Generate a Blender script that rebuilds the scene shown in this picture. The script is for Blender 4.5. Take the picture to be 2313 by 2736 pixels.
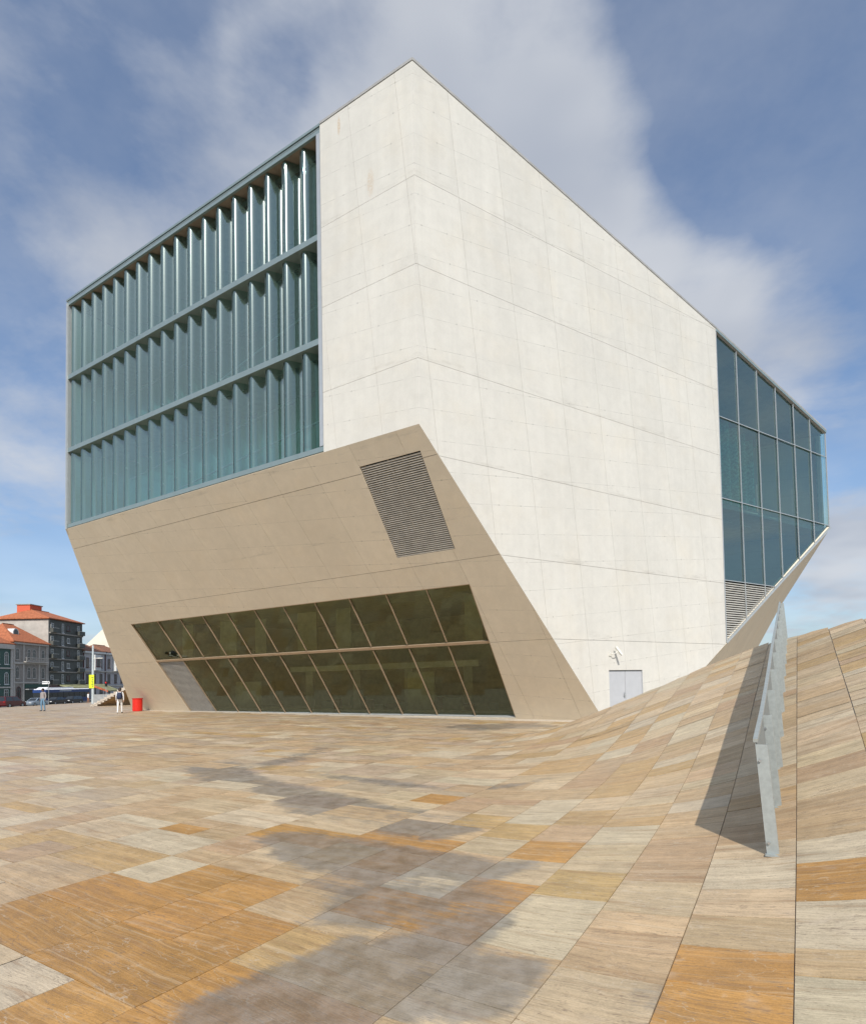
import bpy, bmesh, math, random
import numpy as np
from mathutils import Vector, Matrix

random.seed(7)
rng = np.random.default_rng(7)
scene = bpy.context.scene
for o in list(bpy.data.objects):
    bpy.data.objects.remove(o)

# ------------------------------------------------------------------ camera
cam_data = bpy.data.cameras.new("camera")
cam = bpy.data.objects.new("camera", cam_data)
scene.collection.objects.link(cam)
PITCH, ROLL = math.radians(2.2), math.radians(1.1)
fw = Vector((0, math.cos(PITCH), math.sin(PITCH)))
up0 = Vector((0, -math.sin(PITCH), math.cos(PITCH)))
rt0 = Vector((1, 0, 0))
rt = math.cos(ROLL) * rt0 - math.sin(ROLL) * up0
up = math.cos(ROLL) * up0 + math.sin(ROLL) * rt0
cam.matrix_world = Matrix(((rt.x, up.x, -fw.x, 0), (rt.y, up.y, -fw.y, 0),
                           (rt.z, up.z, -fw.z, 1.75), (0, 0, 0, 1)))
cam_data.sensor_fit = 'HORIZONTAL'
cam_data.sensor_width = 36.0
cam_data.lens = 24.49
cam_data.shift_y = 0.1704
cam_data.clip_start = 0.1
cam_data.clip_end = 6000
scene.camera = cam

# ------------------------------------------------------------------ light
SUN_DIR = Vector((-0.02, 0.749, -0.662)).normalized()      # way the light travels
sun_data = bpy.data.lights.new("sun", 'SUN')
sun_data.energy = 4.6
sun_data.angle = math.radians(0.53)
sun_data.color = (1.0, 0.955, 0.88)
sun = bpy.data.objects.new("sun", sun_data)
sun.rotation_euler = SUN_DIR.to_track_quat('-Z', 'Y').to_euler()
sun.location = (0, -40, 60)
scene.collection.objects.link(sun)

scene.view_settings.view_transform = 'Standard'
scene.view_settings.look = 'None'
scene.view_settings.exposure = 0.0
scene.view_settings.gamma = 1.0
scene.view_settings.use_curve_mapping = False
cy = scene.cycles
cy.max_bounces = 7
cy.diffuse_bounces = 3
cy.glossy_bounces = 4
cy.transmission_bounces = 4
cy.transparent_max_bounces = 10
cy.caustics_reflective = False
cy.caustics_refractive = False
cy.sample_clamp_indirect = 6.0


class NT:
    """tiny helper around a node tree"""
    def __init__(self, tree):
        self.t = tree
        self.n = tree.nodes
        self.l = tree.links

    def add(self, typ, ins=None, **props):
        nd = self.n.new(typ)
        for k, v in props.items():
            setattr(nd, k, v)
        for k, v in (ins or {}).items():
            self.put(nd.inputs[k], v)
        return nd

    def put(self, sock, v):
        if isinstance(v, bpy.types.NodeSocket):
            self.l.new(v, sock)
        elif isinstance(v, (tuple, list)) and len(v) == 3 and len(getattr(sock, 'default_value', [0, 0, 0])) == 4:
            sock.default_value = (*v, 1)
        else:
            sock.default_value = v

    def math(self, op, a, b=0.0, c=0.0, clamp=False):
        nd = self.n.new('ShaderNodeMath')
        nd.operation = op
        nd.use_clamp = clamp
        for i, v in enumerate((a, b, c)):
            self.put(nd.inputs[i], v)
        return nd.outputs[0]

    def vmath(self, op, a, b=None, out=0):
        nd = self.n.new('ShaderNodeVectorMath')
        nd.operation = op
        self.put(nd.inputs[0], a)
        if b is not None:
            self.put(nd.inputs[1], b)
        return nd.outputs[out]

    def ramp(self, f, lo, hi, a=0.0, b=1.0):
        nd = self.n.new('ShaderNodeMapRange')
        nd.interpolation_type = 'SMOOTHSTEP'
        for i, v in enumerate((f, lo, hi, a, b)):
            self.put(nd.inputs[i], v)
        return nd.outputs[0]

    def mix(self, f, a, b, mode='MIX'):
        nd = self.n.new('ShaderNodeMix')
        nd.data_type = 'RGBA'
        nd.blend_type = mode
        self.put(nd.inputs[0], f)
        self.put(nd.inputs[6], a)
        self.put(nd.inputs[7], b)
        return nd.outputs[2]

    def noise(self, vec, scale=1.0, detail=4.0, rough=0.55, dist=0.0):
        nd = self.n.new('ShaderNodeTexNoise')
        self.put(nd.inputs['Vector'], vec)
        nd.inputs['Scale'].default_value = scale
        nd.inputs['Detail'].default_value = detail
        nd.inputs['Roughness'].default_value = rough
        nd.inputs['Distortion'].default_value = dist
        return nd.outputs['Fac']

    def mapping(self, vec, scale=(1, 1, 1), loc=(0, 0, 0), rot=(0, 0, 0)):
        nd = self.n.new('ShaderNodeMapping')
        self.put(nd.inputs['Vector'], vec)
        nd.inputs['Scale'].default_value = scale
        nd.inputs['Location'].default_value = loc
        nd.inputs['Rotation'].default_value = rot
        return nd.outputs[0]


# ------------------------------------------------------------------ sky
world = bpy.data.worlds.new("World")
scene.world = world
world.use_nodes = True
w = NT(world.node_tree)
w.n.clear()
sky = w.add('ShaderNodeTexSky', sky_type='NISHITA', sun_disc=False,
            sun_elevation=math.radians(41.4), sun_rotation=math.radians(180),
            altitude=80, air_density=1.0, dust_density=1.2, ozone_density=1.6)
tc = w.add('ShaderNodeTexCoord')
dirv = tc.outputs['Generated']
sep = w.add('ShaderNodeSeparateXYZ', {0: dirv})
zz = w.math('ADD', w.math('MAXIMUM', sep.outputs[2], 0.0), 0.22)
flat = w.add('ShaderNodeCombineXYZ', {0: w.math('DIVIDE', sep.outputs[0], zz),
                                      1: w.math('DIVIDE', sep.outputs[1], zz), 2: 0.0}).outputs[0]
n1 = w.noise(w.mapping(flat, (1.0, 1.0, 1.0), (3.1, 0.4, 0)), 1.35, 8.0, 0.60, 0.25)
n2 = w.noise(w.mapping(flat, (1.0, 1.0, 1.0), (7.7, 2.9, 0)), 4.6, 5.0, 0.60, 0.0)
cl = w.math('ADD', w.math('MULTIPLY', n1, 0.72), w.math('MULTIPLY', n2, 0.28))
# cloud banks (+) and clear gaps (-) of this sky, as directions
banks = [((0.082, 0.671, 0.737), 0.985, 0.15), ((0.199, 0.726, 0.659), 0.992, 0.17), ((0.283, 0.759, 0.586), 0.9965, 0.17),
         ((0.36, 0.784, 0.50), 0.994, 0.14), ((0.448, 0.775, 0.446), 0.992, 0.13), ((-0.414, 0.726, 0.549), 0.9955, 0.07),
         ((-0.091, 0.662, 0.744), 0.985, 0.15), ((-0.509, 0.738, 0.443), 0.99, -0.06), ((0.578, 0.80, 0.17), 0.993, 0.20),
         ((-0.25, 0.703, 0.666), 0.99, 0.06),
         ((0.352, 0.633, 0.69), 0.98, -0.12), ((0.345, 0.715, 0.608), 0.996, -0.06), ((-0.358, 0.607, 0.709), 0.985, -0.07),
         ((-0.476, 0.689, 0.547), 0.996, -0.05), ((-0.176, 0.678, 0.714), 0.998, -0.10), ((0.50, 0.66, 0.56), 0.985, -0.10), ((0.56, 0.77, 0.29), 0.994, -0.10)]
for d, c0, amp in banks:
    dt = w.vmath('DOT_PRODUCT', w.vmath('NORMALIZE', dirv), Vector(d).normalized()[:], out=1)
    cl = w.math('ADD', cl, w.ramp(dt, c0, 1.0, 0.0, amp))
thick = w.ramp(cl, 0.33, 0.70)
veil = w.ramp(n2, 0.2, 0.8, 0.12, 0.34)
cover = w.math('MAXIMUM', w.math('MULTIPLY', thick, 0.93), veil)
horizon = w.ramp(sep.outputs[2], 0.0, 0.45, 0.50, 0.0)
cover = w.math('MAXIMUM', cover, horizon)
n3 = w.noise(w.mapping(flat, (1, 1, 1), (1.3, 8.1, 0)), 2.1, 3.0, 0.5)
shade = w.ramp(n3, 0.32, 0.68)
cloud_col = w.mix(shade, (4.5, 4.9, 5.7), (6.5, 6.75, 7.2))
clear = w.mix(1.0, sky.outputs[0], (1.14, 1.36, 1.54), 'MULTIPLY')
skyc = w.mix(cover, clear, cloud_col)
bg = w.add('ShaderNodeBackground', {'Color': skyc, 'Strength': 0.1})
w.add('ShaderNodeOutputWorld', {'Surface': bg.outputs[0]})

# ------------------------------------------------------------------ scene helpers
COL = scene.collection
WORLD = {}                     # object name -> world position of its origin


def link(o, parent=None, origin=(0, 0, 0)):
    origin = Vector(origin)
    COL.objects.link(o)
    WORLD[o.name] = origin
    if parent is not None:
        o.parent = parent
        o.location = origin - WORLD[parent.name]
    else:
        o.location = origin
    return o


def tag(o, label=None, cat=None, group=None, kind=None):
    for k, v in (('label', label), ('category', cat), ('group', group), ('kind', kind)):
        if v:
            o[k] = v
    return o


def empty(name, loc, label=None, cat=None, group=None):
    o = bpy.data.objects.new(name, None)
    o.empty_display_size = 0.3
    link(o, None, loc)
    return tag(o, label, cat, group)


def mk_mesh(name, verts, faces, mats, smooth=False, fmat=None):
    me = bpy.data.meshes.new(name)
    me.from_pydata([tuple(v) for v in verts], [], faces)
    for m in (mats if isinstance(mats, (list, tuple)) else [mats]):
        me.materials.append(m)
    if fmat is not None:
        me.polygons.foreach_set('material_index', fmat)
    if smooth:
        me.polygons.foreach_set('use_smooth', [True] * len(me.polygons))
    me.update()
    return me


def fix_normals(me):
    bm = bmesh.new()
    bm.from_mesh(me)
    bmesh.ops.recalc_face_normals(bm, faces=bm.faces)
    bm.to_mesh(me)
    bm.free()


def aim(me, face):
    """turn single sheets so that they face the given way"""
    me.update()
    tot = Vector((0, 0, 0))
    for p in me.polygons:
        tot += p.normal * p.area
    if tot.dot(Vector(face)) < 0:
        me.flip_normals()


def obj(name, verts, faces, mat, parent=None, origin=None, smooth=False, recalc=True, fmat=None, face=None):
    """verts in world space"""
    if origin is None:
        origin = WORLD[parent.name] if parent is not None else (0, 0, 0)
    og = Vector(origin)
    me = mk_mesh(name, [Vector(v) - og for v in verts], faces, mat, smooth, fmat)
    if recalc:
        fix_normals(me)
    if face is not None:
        aim(me, face)
    return link(bpy.data.objects.new(name, me), parent, og)


def inst(name, me, parent, origin):
    return link(bpy.data.objects.new(name, me), parent, origin)


class MB:
    """collects boxes, prisms, tubes into one mesh"""
    def __init__(self):
        self.v, self.f = [], []

    def raw(self, v, f):
        b = len(self.v)
        self.v += [Vector(x) for x in v]
        self.f += [tuple(i + b for i in q) for q in f]
        return self

    def box(self, c, s, ex=(1, 0, 0), ey=(0, 1, 0), ez=(0, 0, 1)):
        c, ex, ey, ez = Vector(c), Vector(ex), Vector(ey), Vector(ez)
        vs = []
        for k in (-.5, .5):
            for j in (-.5, .5):
                for i in (-.5, .5):
                    vs.append(c + ex * (i * s[0]) + ey * (j * s[1]) + ez * (k * s[2]))
        return self.raw(vs, [(0, 2, 3, 1), (4, 5, 7, 6), (0, 1, 5, 4), (2, 6, 7, 3), (0, 4, 6, 2), (1, 3, 7, 5)])

    def bx(self, x0, x1, y0, y1, z0, z1):
        return self.box(((x0 + x1) / 2, (y0 + y1) / 2, (z0 + z1) / 2), (x1 - x0, y1 - y0, z1 - z0))

    def prism(self, poly, ext):
        n = len(poly)
        ext = Vector(ext)
        a = [Vector(p) for p in poly]
        b = [p + ext for p in a]
        fs = [tuple(range(n)), tuple(range(2 * n - 1, n - 1, -1))]
        for i in range(n):
            j = (i + 1) % n
            fs.append((i, i + n, j + n, j))
        return self.raw(a + b, fs)

    def bar(self, p, q, wdt, dep, nrm):
        """rectangular bar from p to q; wdt across, dep along nrm"""
        p, q, nrm = Vector(p), Vector(q), Vector(nrm).normalized()
        d = (q - p)
        ln = d.length
        d.normalize()
        sd = nrm.cross(d).normalized()
        n2_ = d.cross(sd).normalized()
        return self.box((p + q) / 2, (ln, wdt, dep), d, sd, n2_)

    def tube(self, pts, rad, seg=8, caps=True):
        pts = [Vector(p) for p in pts]
        rads = rad if isinstance(rad, (list, tuple)) else [rad] * len(pts)
        base = []
        for i, p in enumerate(pts):
            d = (pts[min(i + 1, len(pts) - 1)] - pts[max(i - 1, 0)]).normalized()
            a = d.orthogonal().normalized() if abs(d.z) < 0.99 else Vector((1, 0, 0))
            b = d.cross(a).normalized()
            base.append([p + (a * math.cos(t) + b * math.sin(t)) * rads[i]
                         for t in [2 * math.pi * k / seg for k in range(seg)]])
        vs = [v for r in base for v in r]
        fs = []
        for i in range(len(pts) - 1):
            for k in range(seg):
                k2 = (k + 1) % seg
                fs.append((i * seg + k, i * seg + k2, (i + 1) * seg + k2, (i + 1) * seg + k))
        if caps:
            fs.append(tuple(range(seg - 1, -1, -1)))
            fs.append(tuple((len(pts) - 1) * seg + k for k in range(seg)))
        return self.raw(vs, fs)

    def build(self, name, mat, parent=None, origin=None, smooth=False):
        return obj(name, self.v, self.f, mat, parent, origin, smooth)


# ------------------------------------------------------------------ materials
def new_mat(name):
    m = bpy.data.materials.new(name)
    m.use_nodes = True
    t = NT(m.node_tree)
    t.n.clear()
    out = t.add('ShaderNodeOutputMaterial')
    return m, t, out


def simple(name, col, rough=0.6, metal=0.0, var=0.12, scale=3.0, bump=0.0, spec=0.4):
    m, t, out = new_mat(name)
    geo = t.add('ShaderNodeNewGeometry')
    nz = t.noise(geo.outputs['Position'], scale, 5, 0.6)
    fac = t.ramp(nz, 0.25, 0.75, 1 - var, 1 + var)
    c = t.mix(1.0, col, t.add('ShaderNodeCombineColor', {0: fac, 1: fac, 2: fac}).outputs[0], 'MULTIPLY')
    b = t.add('ShaderNodeBsdfPrincipled', {'Base Color': c, 'Roughness': rough, 'Metallic': metal, 'Specular IOR Level': spec})
    if bump:
        bp = t.add('ShaderNodeBump', {'Height': nz, 'Strength': bump, 'Distance': 0.02})
        t.l.new(bp.outputs[0], b.inputs['Normal'])
    t.l.new(b.outputs[0], out.inputs[0])
    return m


def glass(name, tint, refl=0.06, ior=1.5, rough=0.01, boost=1.0, wav=0.0, gcol=(0.95, 0.98, 1.0), diffuse_mix=0.0, dcol=(0.5, 0.6, 0.58), soft=0.0):
    m, t, out = new_mat(name)
    fr = t.add('ShaderNodeFresnel', {'IOR': ior})
    f = t.math('ADD', t.math('MULTIPLY', fr.outputs[0], boost), refl, clamp=True)
    tr = t.add('ShaderNodeBsdfTransparent', {'Color': tint})
    body = tr.outputs[0]
    if diffuse_mix:  # diffuse share of this colour makes the pane paler
        df = t.add('ShaderNodeBsdfDiffuse', {'Color': dcol})
        body = t.add('ShaderNodeMixShader', {0: diffuse_mix, 1: body, 2: df.outputs[0]}).outputs[0]
    gl = t.add('ShaderNodeBsdfGlossy', {'Color': gcol, 'Roughness': rough})
    shine = gl.outputs[0]
    if soft:
        g2 = t.add('ShaderNodeBsdfGlossy', {'Color': gcol, 'Roughness': 0.20})
        shine = t.add('ShaderNodeMixShader', {0: soft, 1: shine, 2: g2.outputs[0]}).outputs[0]
    if wav:
        geo = t.add('ShaderNodeNewGeometry')
        nz = t.noise(geo.outputs['Position'], 0.8, 2, 0.5)
        bp = t.add('ShaderNodeBump', {'Height': nz, 'Strength': wav, 'Distance': 0.05})
        t.l.new(bp.outputs[0], gl.inputs['Normal'])
        t.l.new(bp.outputs[0], fr.inputs['Normal'])
    mx = t.add('ShaderNodeMixShader', {0: f, 1: body, 2: shine})
    t.l.new(mx.outputs[0], out.inputs[0])
    return m


def concrete(name, base, lines=True, streak=1.0):
    """white cast concrete; UV map holds metres along the wall and height"""
    m, t, out = new_mat(name)
    uvn = t.add('ShaderNodeUVMap', uv_map='UVMap')
    uvv = uvn.outputs[0]
    oi = t.add('ShaderNodeObjectInfo')
    rnd = oi.outputs['Random']
    s = t.add('ShaderNodeSeparateXYZ', {0: uvv})
    big = t.noise(uvv, 0.35, 4, 0.6)
    mid = t.noise(t.mapping(uvv, (1.6, 1.6, 1), (9, 3, 0)), 1.4, 5, 0.7, 0.4)
    stk = t.noise(t.mapping(uvv, (2.6, 0.16, 1)), 1.0, 4, 0.65)
    fine = t.noise(uvv, 14, 3, 0.7)
    v = t.math('ADD', t.math('MULTIPLY', big, 0.30), t.math('MULTIPLY', mid, 0.34))
    v = t.math('ADD', v, t.math('MULTIPLY', stk, 0.24 * streak))
    v = t.math('ADD', v, t.math('MULTIPLY', fine, 0.16))
    fac = t.ramp(v, 0.34, 0.68, 0.905, 1.05)
    fac = t.math('MULTIPLY', fac, t.math('MULTIPLY_ADD', rnd, 0.04, 0.98))
    # faint imprint of the formwork boards: rotated grid, and tie holes
    ru = t.math('MULTIPLY_ADD', s.outputs[1], 0.107, s.outputs[0])
    rv = t.math('SUBTRACT', s.outputs[1], t.math('MULTIPLY', s.outputs[0], 0.107))
    if lines:
        fv = t.math('FRACT', t.math('DIVIDE', t.math('ADD', rv, 99.8), 1.1))
        dl = t.math('MULTIPLY', t.math('ABSOLUTE', t.math('SUBTRACT', fv, 0.5)), 2.2)     # 0..1.1 -> 1.1 at the line
        ln = t.math('MULTIPLY', t.ramp(dl, 1.068, 1.096), t.ramp(mid, 0.38, 0.62))
        fac = t.math('MULTIPLY', fac, t.math('SUBTRACT', 1.0, t.math('MULTIPLY', ln, 0.30)))
        fu = t.math('FRACT', t.math('DIVIDE', t.math('ADD', ru, 98.65), 1.09))
        fw_ = t.math('FRACT', t.math('DIVIDE', t.math('ADD', rv, 99.25), 1.1))
        du = t.math('SUBTRACT', fu, 0.5)
        dv = t.math('SUBTRACT', fw_, 0.5)
        rr = t.math('SQRT', t.math('ADD', t.math('MULTIPLY', du, du), t.math('MULTIPLY', dv, dv)))
        hole = t.math('MULTIPLY', t.ramp(rr, 0.014, 0.040, 1.0, 0.0), t.ramp(big, 0.40, 0.60))
        fac = t.math('MULTIPLY', fac, t.math('SUBTRACT', 1.0, t.math('MULTIPLY', hole, 0.28)))
    c = t.mix(1.0, base, t.add('ShaderNodeCombineColor', {0: fac, 1: fac, 2: fac}).outputs[0], 'MULTIPLY')
    warm = t.ramp(t.noise(t.mapping(uvv, (1, 1, 1), (4, 7, 0)), 0.5, 4, 0.6), 0.45, 0.75)
    c = t.mix(t.math('MULTIPLY', warm, 0.35), c, t.mix(1.0, c, (1.03, 0.98, 0.90), 'MULTIPLY'))
    # weathering blotches
    bl = t.ramp(t.noise(t.mapping(uvv, (0.8, 1.5, 1), (2.2, 5.4, 0)), 1.1, 6, 0.75), 0.66, 0.80)
    c = t.mix(t.math('MULTIPLY', bl, 0.22), c, (0.30, 0.27, 0.22))
    # dirt gathered along the pour joints
    if lines:
        near = None
        for zl in (3.37, 6.48, 9.75, 13.07, 16.45, 19.66):
            dz_ = t.math('SUBTRACT', s.outputs[1], zl)
            k_ = t.math('MULTIPLY', t.ramp(dz_, 0.0, 0.55, 1.0, 0.0), t.math('GREATER_THAN', dz_, 0.0))
            near = k_ if near is None else t.math('MAXIMUM', near, k_)
        dj = t.ramp(t.noise(t.mapping(uvv, (0.55, 2.6, 1), (6.1, 2.2, 0)), 1.0, 6, 0.72), 0.50, 0.72)
        c = t.mix(t.math('MULTIPLY', t.math('MULTIPLY', near, dj), 0.34), c, (0.27, 0.25, 0.21))
    # rust runs below the parapet and at one tie hole
    for (sx, z0, hgt, wd, a) in ((3.44, 23.75, 0.9, 0.09, 0.6), (1.95, 20.95, 1.3, 0.20, 0.35)):
        gx = t.math('DIVIDE', t.math('SUBTRACT', s.outputs[0], sx), wd)
        gy = t.math('DIVIDE', t.math('SUBTRACT', s.outputs[1], z0 - hgt * 0.5), hgt * 0.5)
        r2 = t.math('ADD', t.math('MULTIPLY', gx, gx), t.math('MULTIPLY', gy, gy))
        mk = t.math('MULTIPLY', t.ramp(r2, 0.1, 1.0, a, 0.0), t.ramp(fine, 0.3, 0.65))
        mk = t.math('MULTIPLY', mk, t.math('GREATER_THAN', t.math('MULTIPLY', rnd, 2.0), -1))
        c = t.mix(t.math('MULTIPLY', mk, 1.0 if lines == 2 else 0.0), c, (0.42, 0.25, 0.10))
    bp = t.add('ShaderNodeBump', {'Height': t.math('ADD', fine, mid), 'Strength': 0.12, 'Distance': 0.01})
    b = t.add('ShaderNodeBsdfPrincipled', {'Base Color': c, 'Roughness': 0.82, 'Specular IOR Level': 0.25, 'Normal': bp.outputs[0]})
    t.l.new(b.outputs[0], out.inputs[0])
    return m


def stone(name):
    """travertine paving: attribute 'tone' holds the colour of each stone, UV the metres along its bedding, 'damp' the dirt"""
    m, t, out = new_mat(name)
    col = t.add('ShaderNodeAttribute', attribute_name='tone').outputs['Color']
    damp = t.add('ShaderNodeAttribute', attribute_name='damp').outputs['Fac']
    uvv = t.add('ShaderNodeUVMap', uv_map='UVMap').outputs[0]
    geo = t.add('ShaderNodeNewGeometry')
    pos = geo.outputs['Position']
    warp = t.noise(uvv, 1.6, 3, 0.5)
    wv = t.add('ShaderNodeCombineXYZ', {0: 0.0, 1: t.math('MULTIPLY', warp, 0.09), 2: 0.0}).outputs[0]
    uw = t.vmath('ADD', uvv, wv)
    v1 = t.noise(t.mapping(uw, (0.8, 9.0, 1)), 1.0, 6, 0.74)
    v2 = t.noise(t.mapping(uw, (2.4, 95.0, 1), (5, 2, 0)), 1.0, 4, 0.65)
    v3 = t.noise(uvv, 1.7, 4, 0.62)
    v4 = t.noise(t.mapping(uw, (0.45, 24.0, 1), (3, 8, 0)), 1.0, 5, 0.72)
    grit = t.noise(uvv, 70, 3, 0.7)
    pits = t.noise(t.mapping(uw, (11.0, 62.0, 1), (1, 9, 0)), 1.0, 3, 0.75)
    f = t.math('ADD', t.math('MULTIPLY', v1, 0.36), t.math('ADD', t.math('MULTIPLY', v2, 0.26), t.math('MULTIPLY', v3, 0.20)))
    blot = t.noise(uvv, 7.0, 5, 0.68)
    f = t.math('ADD', t.math('MULTIPLY', f, 0.86), t.math('ADD', t.math('MULTIPLY', grit, 0.16), t.math('MULTIPLY', blot, 0.14)))
    fac = t.ramp(f, 0.36, 0.64, 0.56, 1.30)
    c = t.mix(1.0, col, t.add('ShaderNodeCombineColor', {0: fac, 1: fac, 2: fac}).outputs[0], 'MULTIPLY')
    # paler and redder beds inside each stone
    c = t.mix(t.ramp(v4, 0.50, 0.70, 0.0, 0.42), c, (0.54, 0.44, 0.31))
    c = t.mix(t.ramp(v1, 0.47, 0.34, 0.0, 0.45), c, (0.36, 0.205, 0.10))
    c = t.mix(t.ramp(v3, 0.60, 0.75, 0.0, 0.35), c, (0.44, 0.37, 0.30))
    c = t.mix(t.ramp(blot, 0.58, 0.74, 0.0, 0.40), c, (0.50, 0.43, 0.33))
    c = t.mix(t.ramp(pits, 0.585, 0.66, 0.0, 0.62), c, (0.17, 0.125, 0.09))
    # hairline cracks along the bedding
    cr = t.math('ABSOLUTE', t.math('SUBTRACT', t.noise(t.mapping(uw, (0.7, 4.5, 1), (11, 4, 0)), 1.0, 5, 0.6, 0.6), 0.5))
    c = t.mix(t.math('MULTIPLY', t.ramp(cr, 0.0, 0.008, 0.60, 0.0), t.ramp(v3, 0.40, 0.60)), c, (0.17, 0.12, 0.09))
    cr2 = t.math('ABSOLUTE', t.math('SUBTRACT', t.noise(t.mapping(uvv, (1.1, 3.0, 1), (21, 7, 0), (0, 0, 0.5)), 1.0, 4, 0.6), 0.5))
    c = t.mix(t.math('MULTIPLY', t.ramp(cr2, 0.0, 0.005, 0.5, 0.0), t.ramp(v3, 0.58, 0.46)), c, (0.52, 0.44, 0.34))
    sp = t.noise(pos, 26.0, 2, 0.5)
    c = t.mix(t.ramp(sp, 0.76, 0.80, 0.0, 0.55), c, (0.10, 0.08, 0.065))
    # grey dirt left by drying puddles
    nd = t.math('ADD', t.math('MULTIPLY', t.noise(pos, 2.6, 6, 0.66, 0.5), 0.55), t.math('MULTIPLY', v4, 0.45))
    nf = t.noise(pos, 5.0, 4, 0.65)
    g = t.math('ADD', damp, t.math('MULTIPLY', t.math('SUBTRACT', nd, 0.5), 1.7))
    dm = t.math('MULTIPLY', t.ramp(g, 0.26, 0.62), t.ramp(damp, 0.02, 0.22))
    dcol = t.mix(t.ramp(nf, 0.3, 0.7), (0.100, 0.096, 0.090), (0.225, 0.216, 0.205))
    dcol = t.mix(0.22, dcol, c)
    c = t.mix(t.math('MULTIPLY', dm, t.ramp(v1, 0.35, 0.65, 0.74, 0.95)), c, dcol)
    rough = t.math('SUBTRACT', t.ramp(v3, 0.3, 0.7, 0.38, 0.56), t.math('MULTIPLY', dm, 0.10))
    hgt = t.math('ADD', t.math('ADD', v2, t.math('MULTIPLY', grit, 0.5)), t.math('MULTIPLY', pits, -0.9))
    bp = t.add('ShaderNodeBump', {'Height': hgt, 'Strength': 0.35, 'Distance': 0.006})
    b = t.add('ShaderNodeBsdfPrincipled', {'Base Color': c, 'Roughness': rough, 'Specular IOR Level': 0.35, 'Normal': bp.outputs[0]})
    t.l.new(b.outputs[0], out.inputs[0])
    return m


M = {}
M['concrete'] = concrete('white concrete', (0.58, 0.562, 0.515), lines=True)
M['concrete_rust'] = concrete('white concrete with rust', (0.58, 0.562, 0.515), lines=2)
M['concrete_bounce'] = concrete('concrete with painted bounce', (0.685, 0.605, 0.48), lines=True, streak=0.6)  # same white concrete; warm light bounced off the ground painted into its base
M['joint'] = simple('joint', (0.16, 0.145, 0.125), 0.9)
M['coping'] = simple('grey coping', (0.40, 0.39, 0.37), 0.5, 0.3)
M['roof'] = simple('roof membrane', (0.40, 0.39, 0.37), 0.8)
M['alu'] = simple('grey green aluminium', (0.30, 0.37, 0.36), 0.38, 0.55, 0.05)
M['alu_dark'] = simple('dark aluminium', (0.09, 0.125, 0.12), 0.4, 0.4, 0.05)
M['alu_light'] = simple('light aluminium', (0.52, 0.54, 0.54), 0.35, 0.5, 0.05)
M['bronze'] = simple('sand coloured mullion', (0.42, 0.32, 0.22), 0.45, 0.3, 0.06)
M['soffit'] = simple('soffit render', (0.30, 0.25, 0.19), 0.8)
M['glass_wave'] = glass('corrugated glass', (0.58, 0.85, 0.75), 0.13, 1.6, 0.016, 1.15, 0, (0.88, 1.0, 0.96), 0.07, (0.36, 0.64, 0.53), 0.22)
M['glass_inner'] = glass('inner corrugated glass', (0.42, 0.66, 0.56), 0.10, 1.5, 0.03, 1.0, 0, (0.82, 1, 0.92), 0.22, (0.32, 0.60, 0.49))
M['glass_inner_sunlit'] = glass('inner glass in sunlit tone', (0.42, 0.66, 0.56), 0.08, 1.5, 0.03, 1.0, 0, (0.82, 1, 0.92), 0.60, (0.42, 0.74, 0.62))  # bottom row curtain tone, sunlit interior painted in as paler green
M['glass_side'] = glass('blue glass', (0.62, 0.88, 0.82), 0.12, 1.5, 0.006, 1.0, 0.02, (0.84, 0.98, 0.98), 0.07, (0.24, 0.44, 0.42))
M['glass_low'] = glass('olive glass', (0.68, 0.76, 0.60), 0.04, 1.5, 0.006, 1.15, 0.02, (0.92, 1.0, 0.78), 0.02, (0.30, 0.36, 0.22))
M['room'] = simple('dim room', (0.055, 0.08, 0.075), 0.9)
M['room_teal'] = simple('teal room', (0.22, 0.32, 0.32), 0.9)
M['room_pale'] = simple('pale room', (0.30, 0.38, 0.35), 0.9)
M['room_olive'] = simple('olive room', (0.36, 0.35, 0.22), 0.9)
M['panel_olive'] = simple('olive panel', (0.40, 0.41, 0.28), 0.85)
M['pillar'] = simple('pale pillar', (0.55, 0.55, 0.46), 0.8)
M['furniture'] = simple('red brown furniture', (0.26, 0.10, 0.05), 0.7)
M['curtain'] = simple('teal curtain', (0.30, 0.62, 0.50), 0.8, 0, 0.35, 6.0)
M['slat'] = simple('louvre slat', (0.50, 0.455, 0.385), 0.5, 0.2)
M['slat_light'] = simple('pale louvre slat', (0.58, 0.57, 0.53), 0.5, 0.2)
M['black'] = simple('black void', (0.015, 0.015, 0.015), 0.9)
M['door'] = simple('grey door paint', (0.44, 0.45, 0.47), 0.45, 0.0, 0.03)
M['steel'] = simple('steel', (0.55, 0.56, 0.57), 0.3, 0.9, 0.05)
M['galv'] = simple('galvanised steel', (0.40, 0.43, 0.42), 0.45, 0.45, 0.10, 22.0)
M['galv_panel'] = simple('ribbed steel', (0.25, 0.27, 0.27), 0.5, 0.45, 0.08, 30.0)
M['stone'] = stone('travertine')
M['grout'] = simple('grout', (0.50, 0.44, 0.36), 0.9, 0, 0.2, 6.0)
M['asphalt'] = simple('asphalt', (0.06, 0.06, 0.06), 0.9, 0, 0.25, 4.0)
M['pave'] = simple('pavement', (0.26, 0.25, 0.23), 0.9, 0, 0.2, 2.0)
M['kerb'] = simple('kerb stone', (0.30, 0.29, 0.27), 0.8)
M['far'] = simple('far ground', (0.16, 0.16, 0.14), 0.9, 0, 0.3, 0.05)
M['paint'] = simple('road paint', (0.75, 0.75, 0.72), 0.7)
m, t, out = new_mat('lit tube')
em = t.add('ShaderNodeEmission', {'Color': (1.0, 0.97, 0.85), 'Strength': 1.6})
t.l.new(em.outputs[0], out.inputs[0])
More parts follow.
